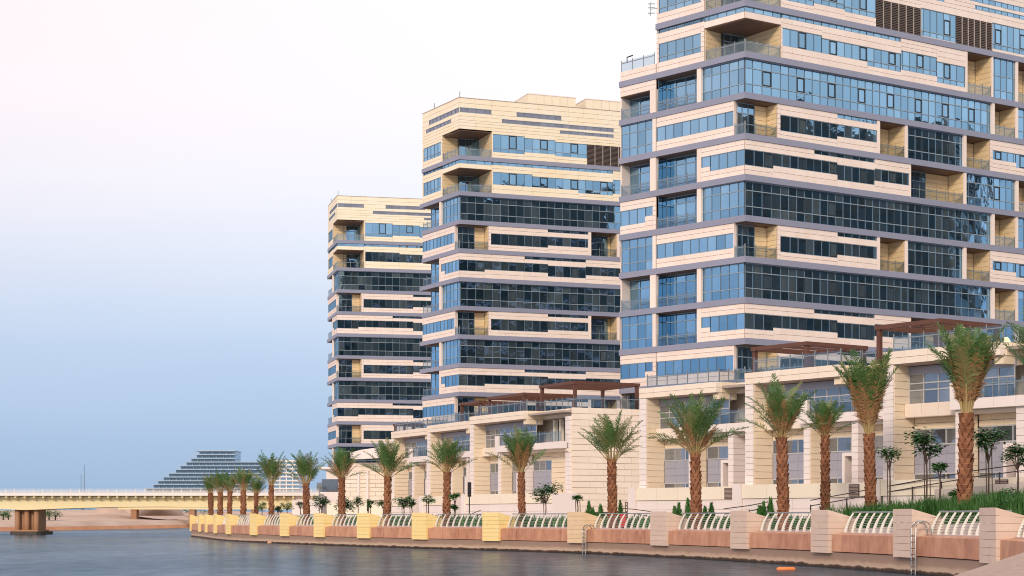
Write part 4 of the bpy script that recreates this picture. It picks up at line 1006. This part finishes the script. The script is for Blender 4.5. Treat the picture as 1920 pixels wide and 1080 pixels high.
# ------------------------------------------------------------------ small trees, shrubs, ground cover
def leafy(pts, rr, size, n, spread):
    v, f = [], []
    for c, s in pts:
        for i in range(n):
            d = Vector((rr.gauss(0, 1), rr.gauss(0, 1), rr.gauss(0, .6))); d = d * (s * spread * rr.random() ** .4 / max(.3, d.length)); p = Vector(c) + d
            a = rr.uniform(0, 6.28); t = rr.uniform(-.5, .3); u = Vector((math.cos(a), math.sin(a), t)); w = Vector((-math.sin(a), math.cos(a), rr.uniform(-.4, .4))) * .4
            L = size * rr.uniform(.6, 1.3); b = len(v)
            v += [tuple(p), tuple(p + u * L * .5 + w * L * .45), tuple(p + u * L), tuple(p + u * L * .5 - w * L * .45)]; f.append((b, b + 1, b + 2, b + 3))
    return v, f
def small_tree(label, px, Y, base_y, top_y, wpx, crown_py, seed, stakes=0, m='leaf', lobes=4, group='young staked trees in the planting'):
    rr = random.Random(seed); k = Y / FPX; X = (px - 960) * k; Z = lambda py: EYE + (HOR - py) * k
    zb = Z(base_y); T = Thing('young_tree', label, 'tree', (X, Y, zb), 0, group); zt = Z(top_y) - zb; zc = Z(crown_py) - zb; w = wpx * k / 2
    pts = []; tv, tf = [], []
    tube([(0, 0, -.5), (.03, 0, zc * .5), (0, 0, zc)], [.06, .045, .035], 6, tv, tf)
    for i in range(lobes):
        a = 6.28 * i / lobes + rr.uniform(0, 1); rr_ = w * rr.uniform(.35, .75)
        c = (math.cos(a) * rr_, math.sin(a) * rr_ * .8, zc + (zt - zc) * rr.uniform(.1, .9)); pts.append((c, w * rr.uniform(.3, .55))); tube([(0, 0, zc * .75), (c[0] * .5, c[1] * .5, (zc + c[2]) / 2), c], [.035, .025, .012], 5, tv, tf)
    pts.append(((0, 0, zc + (zt - zc) * .6), w * .5))
    tr = T.mesh('trunk', tv, tf, 'bark'); v, f = leafy(pts, rr, max(.24, w * .36), 110, 1.25); T.mesh('crown', v, f, m)
    for i in range(stakes):
        sv, sf = tube([(.16 * (i * 2 - 1) + .05, -.1, -.4), (.16 * (i * 2 - 1), -.1, zc * 1.12)], .03, 5); T.mesh('stake', sv, sf, 'bark')
G1 = 'young staked trees in the planting'
small_tree('young tree with a flat umbrella crown on one straight stem, between two tall palms', 1668, 104, 950, 836, 46, 862, 31, 1)
small_tree('young tree with a wide split crown and two stems, just left of the tallest palm', 1737, 101, 940, 812, 66, 850, 32, 2, 'leaf_dark', 6)
small_tree('low young tree with sparse leaves beside two stakes', 1762, 99, 925, 868, 30, 890, 33, 0)
small_tree('young tree with a layered crown, just right of the tallest palm', 1853, 98, 930, 806, 62, 850, 34, 2, 'leaf_dark', 6)
small_tree('dense dark young tree at the right picture edge', 1908, 96, 925, 832, 54, 868, 35, 0, 'leaf_dark', 6)
small_tree('round-crowned young tree on two stems, before the fourth townhouse end', 1023, 134, 968, 911, 48, 938, 36, 1, 'leaf_dark', 5)
small_tree('tiny sparse sapling between two stakes', 1083, 132, 965, 928, 18, 940, 37, 2, 'leaf', 3)
small_tree('young tree with a small round crown and creeper below it, right of a green palm', 853, 148, 965, 921, 22, 940, 38, 0, 'leaf', 4)
small_tree('creeper-wrapped sapling right below the small round crown', 852, 147.6, 966, 943, 12, 955, 39, 0, 'leaf_dark', 3)
small_tree('small tree with a one-sided crown tied to a stake, left of a green palm', 803, 150, 963, 925, 24, 940, 40, 1, 'leaf', 3)
small_tree('spreading young tree, right of the widest palm', 757, 154, 966, 932, 34, 950, 41, 1, 'leaf_dark', 5)
small_tree('slim young tree on a stake, right neighbour of the spreading young tree', 772, 154, 966, 930, 20, 950, 42, 1, 'leaf', 3)
small_tree('young tree half hidden behind the widest palm', 718, 162, 966, 934, 26, 950, 43, 0, 'leaf_dark', 4)
small_tree('tiny sapling by a post, left of the widest palm', 694, 164, 967, 938, 14, 952, 44, 1, 'leaf', 3)
small_tree('pair of small crowns left of the widest palm', 671, 166, 966, 930, 26, 946, 45, 0, 'leaf_dark', 4)
small_tree('spreading low tree behind the palm before the farthest tower', 645, 176, 968, 938, 40, 955, 46, 0, 'leaf_dark', 5)
small_tree('dense round young tree left of the palm before the farthest tower', 602, 176, 968, 931, 36, 950, 47, 2, 'leaf_dark', 5)
small_tree('small tree left of the palm before the white striped block', 563, 184, 968, 940, 18, 952, 48, 0, 'leaf_dark', 3)
small_tree('light green small tree between two palms before the bridge end', 538, 186, 968, 941, 24, 954, 49, 0, 'leaf', 4)
small_tree('bright green young tree beside the short palm', 491, 196, 968, 938, 20, 955, 50, 0, 'leaf', 4)
small_tree('dark small tree beside the bright green one', 521, 192, 969, 950, 16, 960, 51, 0, 'leaf_dark', 4)

def shrub(label, px, Y, zb, h, w, seed):
    rr = random.Random(seed); X = (px - 960) / FPX * Y; T = Thing('shrub', label, 'shrub', (X, Y, zb), 0, 'small conical shrubs behind the quay wall'); v, f = [], []
    for i in range(420):
        z = h * rr.random() ** 1.3; r = w * (1 - z / h) * rr.random() ** .5; a = rr.uniform(0, 6.28); p = Vector((math.cos(a) * r, math.sin(a) * r, z)); u = Vector((math.cos(a) * .5, math.sin(a) * .5, 1)).normalized(); s = Vector((-math.sin(a), math.cos(a), 0)) * .05; L = rr.uniform(.18, .3)
        b = len(v); v += [tuple(p - s), tuple(p + s), tuple(p + u * L)]; f.append((b, b + 1, b + 2))
    T.mesh('foliage', v, f, 'leaf'); tv, tf = tube([(0, 0, -.4), (0, 0, h * .6)], .04, 5); T.mesh('stem', tv, tf, 'bark')
SH = [(1265, 118, 'leftmost little conical shrub left of the wide palm'), (1273, 118.6, 'second little conical shrub left of the wide palm'), (1290, 116, 'conical shrub close to the left of the wide palm trunk'), (1322, 117, 'conical shrub just right of the wide palm trunk'), (1334, 117, 'rightmost low conical shrub right of the wide palm trunk'),
      (1104, 133, 'leftmost tiny conical shrub before the broad plain side wall'), (1111, 133, 'second tiny conical shrub before the broad plain side wall'), (1126, 132, 'conical shrub left of the round green palm trunk'), (1163, 131, 'conical shrub right of the round green palm trunk'), (1424, 110, 'conical shrub right of the fifth pillar, first of a pair'), (1432, 110, 'conical shrub right of the fifth pillar, second of a pair'), (1445, 109, 'taller conical shrub left of the dark-tipped palm')]
for i, (px, Y, lab) in enumerate(SH): shrub(lab, px, Y, 1.85, 1.25 + .25 * (i % 3), .5, 60 + i)
for i, (px, Y, w, lab) in enumerate([(985, 142, 26, 'spiky low plant at the foot of the palm with reddish fronds'), (822, 152, 20, 'rounded bush left of the green palm with drooping fronds'), (450, 200, 16, 'low leafy plant at the foot of the bridge palms'), (386, 226, 16, 'broad-leaved plant at the tip of the quay'), (1790, 104, 18, 'pale agave-like plant beside the handrail, near the tallest palm'), (1880, 101, 30, 'low dark hedge plant before the pale kerb at the right')]):
    rr = random.Random(90 + i); T = Thing('bush', lab, 'bush', ((px - 960) / FPX * Y, Y, 1.9 if i < 4 else 3.4), 0); wm = w * Y / FPX / 2
    v, f = leafy([((rr.uniform(-1, 1) * wm, rr.uniform(-.5, .5) * wm, .35 + .3 * rr.random()), wm * .7) for _ in range(5)], rr, .35, 45, 1.0); T.mesh('foliage', v, f, 'leaf'); v, f = tube([(0, 0, -.3), (0, 0, .4)], .05, 5); T.mesh('stem', v, f, 'bark')

def cover(name, j0, j1, o0, o1, n, h0, h1, m, wd, dens):
    rr = random.Random(5); v, f = [], []
    for i in range(n):
        t = j0 + (j1 - j0) * rr.random(); o = o0 + (o1 - o0) * rr.random()
        if dens and math.sin(t * 2.1 + o * .9) + math.sin(t * .9 - o * 1.7) + rr.uniform(-.7, .7) < dens: continue
        p = Vector(secf(t, o, 0)); fr = (o - 7.35) / 8.15; tj = int(t); p.z = bed_z(t) + (bed_z2(t) - bed_z(t)) * fr
        cl = .55 + .45 * math.sin(t * 3.3 + 1.3 * o) * math.sin(o * 2.3 - t)
        h = rr.uniform(h0, h1) * (.6 + .6 * abs(cl)); a = rr.uniform(0, 6.28); lean = rr.uniform(.1, .5) * h; u = Vector((math.cos(a), math.sin(a), 0)); s = Vector((-u.y, u.x, 0)) * wd
        b = len(v); mid_ = p + u * lean * .35 + Vector((0, 0, h * .6)); v += [tuple(p - s), tuple(p + s), tuple(mid_ + s * .8), tuple(mid_ - s * .8), tuple(p + u * lean + Vector((0, 0, h)))]
        f += [(b, b + 1, b + 2, b + 3), (b + 3, b + 2, b + 4)]
    o = link(name, newmesh(name, v, f, m), kind='stuff'); o['label'] = 'tall green grass planting behind the quay wall' if name == 'grass' else 'low green ground cover along the promenade'; o['category'] = 'planting'
cover('grass', 0, 27, 7.4, 15.3, 60000, .6, 1.5, 'grass', .035, -.9)
cover('ground_cover', 27, 98, 7.4, 12, 22000, .3, .85, 'leaf', .05, -.25)

def mixed():
    rr = random.Random(21); pts = []
    for i in range(150):
        t = rr.uniform(0, 25); o = rr.uniform(7.6, 15); p = Vector(secf(t, o, 0)); pts.append(((p.x, p.y, bed_z(t) + (bed_z2(t) - bed_z(t)) * (o - 7.35) / 8.15 + .45 + .4 * rr.random()), rr.uniform(.35, .7)))
    v, f = leafy(pts, rr, .3, 60, 1.0); o = link('shrubbery', newmesh('shrubbery', v, f, 'leaf_dark'), kind='stuff'); o['label'] = 'low dark shrubbery among the tall grass behind the quay wall'; o['category'] = 'planting'
mixed()
# handrails along the ramp
def handrail(label, P, posts=True, group='brown handrails along the ramp'):
    b = Vector(P[0]); T = Thing('handrail', label, 'handrail', b, 0, group); q = [Vector(p) - b for p in P]
    for dz, nm in ((0, 'top_rail'), (-.38, 'lower_rail')):
        v, f = tube([p + Vector((0, 0, dz)) for p in q], .035, 6); T.mesh(nm, v, f, 'dark_metal')
    L = sum((q[i + 1] - q[i]).length for i in range(len(q) - 1)); n = max(2, round(L / 2.6))
    for i in range(n + 1):
        t = i / n * (len(q) - 1); j = min(int(t), len(q) - 2); p = q[j].lerp(q[j + 1], t - j); v, f = [], []
        boxvf((p.x - .04, p.y - .04, p.z - 1.15), (p.x + .04, p.y + .04, p.z - .3), v, f); T.mesh('post', v, f, 'dark_metal')
def at(px, py, Y): return ((px - 960) / FPX * Y, Y, EYE + (HOR - py) / FPX * Y)
handrail('long brown double handrail climbing to the right behind the grass', [at(1520, 938, 121), at(1640, 916, 117), at(1740, 898, 113), at(1830, 882, 109), at(1935, 868, 105)])
handrail('short brown handrail rising to the right beside the fifth pillar', [at(1357, 954, 126), at(1405, 948, 124), at(1440, 941, 122)])
handrail('short dark handrail beside the lattice panel at the broad side wall', [at(1156, 952, 148), at(1190, 955, 146), at(1232, 961, 143)])
handrail('small dark stair rail near the sign post', [at(878, 966, 168), at(895, 959, 166), at(901, 957, 165)])
# low pale kerb wall at the right, lattice panel, sign post, red box, floats
T = Thing('kerb_wall', 'pale low kerb wall along the top of the grass at the right', 'wall', at(1752, 918, 110), rad(-42))
for i in range(6): T.box('kerb_block', (i * 1.8, 0, -1.0), (i * 1.8 + 1.78, .5, .05 + .12 * i), 'kerb_stone')
T.finish()
T = Thing('lattice_panel', 'brown lattice panel at the foot of the broad side wall', 'panel', at(1172, 962, 158), rad(-20))
for i in range(7): T.box('upright', (i * .17, 0, -.4), (i * .17 + .07, .06, 1.0), 'louvre')
for i in range(5): T.box('cross_bar', (0, .065, -.2 + i * .27), (1.1, .1, -.1 + i * .27), 'louvre')
T.finish()
T = Thing('sign_post', 'dark slim sign post before the fifth townhouse', 'sign', at(880, 968, 160)); T.box('pole', (-.05, -.05, -.6), (.05, .05, 3.0), 'dark_metal'); T.box('panel', (-.16, -.09, 1.75), (.18, -.055, 3.05), 'dark_metal'); T.finish()
T = Thing('sign_post', 'short dark post left of the widest palm', 'sign', at(690, 966, 168)); T.box('pole', (-.05, -.05, -.6), (.05, .05, 1.0), 'dark_metal'); T.box('panel', (-.1, -.09, .4), (.1, -.055, 1.5), 'dark_metal'); T.finish()
T = Thing('life_ring_box', 'red box seen through the railing below the round green palm', 'box', at(1168, 985, 126)); T.box('case', (-.22, -.15, -.1), (.22, .15, .75), 'red_paint'); T.box('lid', (-.25, -.18, .75), (.25, .18, .85), 'red_paint'); T.box('stand', (-.06, -.06, -.7), (.06, .06, -.1), 'dark_metal'); T.finish()
def wat(px, py): Y = EYE * FPX / (py - HOR); return ((px - 960) / FPX * Y, Y, 0)
v, f = tube([(-.45, 0, .03), (-.38, 0, .05), (.38, .05, .05), (.45, .05, .03)], [.04, .10, .10, .04], 8); T = Thing('float', 'orange float lying on the water near the right bottom', 'float', wat(1474, 1069)); T.mesh('body', v, f, 'orange_plastic', smooth=True)
v, f = tube([(0, 0, -.1), (0, 0, .0), (0, 0, .14), (0, 0, .22)], [.15, .26, .24, .08], 10); T = Thing('buoy', 'small pale buoy on the water before the golden-light-tinted pillars', 'buoy', wat(506, 1018.5)); T.mesh('body', v, f, 'boot_tip', smooth=True)

# far trees on the opposite bank
def far_tree(label, px, Y, w, h, seed):
    rr = random.Random(seed); T = Thing('tree', label, 'tree', ((px - 960) / FPX * Y, Y, 1.5), 0, 'trees on the far bank'); pts = [((rr.uniform(-.6, .6) * w, rr.uniform(-.5, .5) * w, h * rr.uniform(.45, .8)), w * .5) for _ in range(6)]
    v, f = leafy(pts, rr, w * .3, 60, 1.0); T.mesh('crown', v, f, 'leaf'); v, f = tube([(0, 0, -.5), (0, 0, h * .5)], [.2, .12], 6); T.mesh('trunk', v, f, 'bark')
for i, px in enumerate((6, 16, 78, 92, 104)): far_tree(['bushy tree on the far bank at the left edge', 'second bushy tree from the left edge on the far bank', 'low tree on the far bank just right of the bridge pier', 'second low tree right of the bridge pier on the far bank', 'third low tree right of the bridge pier on the far bank'][i], px, 352 + 4 * i, 1.6, 2.9, 70 + i)
def clumps():
    rr = random.Random(3); pts = []
    for i in range(90):
        px = rr.uniform(110, 420); Y = rr.uniform(470, 560); pts.append((((px - 960) / FPX * Y, Y, 3.6 + rr.random() * 1.1), rr.uniform(.9, 1.9)))
    v, f = leafy(pts, rr, .9, 16, 1.0); o = link('scrub', newmesh('scrub', v, f, 'leaf_dark'), kind='stuff'); o['label'] = 'low dark scrub along the far sandy bank'; o['category'] = 'scrub'
clumps()
for i, (px, Y, s) in enumerate(((300, 440, 4.5), (205, 450, 3.6), (250, 470, 3.2))):
    rr = random.Random(80 + i); n = 14; v = [(0, 0, s * .45)]; f = []
    for q, (r, z) in enumerate(((.45, .32), (.8, .12), (1.1, -.25))):
        for k in range(n): a = 6.28 * k / n; v.append((math.cos(a) * r * s * 1.3 * rr.uniform(.9, 1.1), math.sin(a) * r * s, z * s))
    f = [(0, 1 + k, 1 + (k + 1) % n) for k in range(n)] + [(1 + q * n + k, 1 + (q + 1) * n + k, 1 + (q + 1) * n + (k + 1) % n, 1 + q * n + (k + 1) % n) for q in range(2) for k in range(n)]
    o = link('sand_mound', newmesh('sand_mound', v, f, 'sand', smooth=True), loc=((px - 960) / FPX * Y, Y, 4.0), kind='structure')
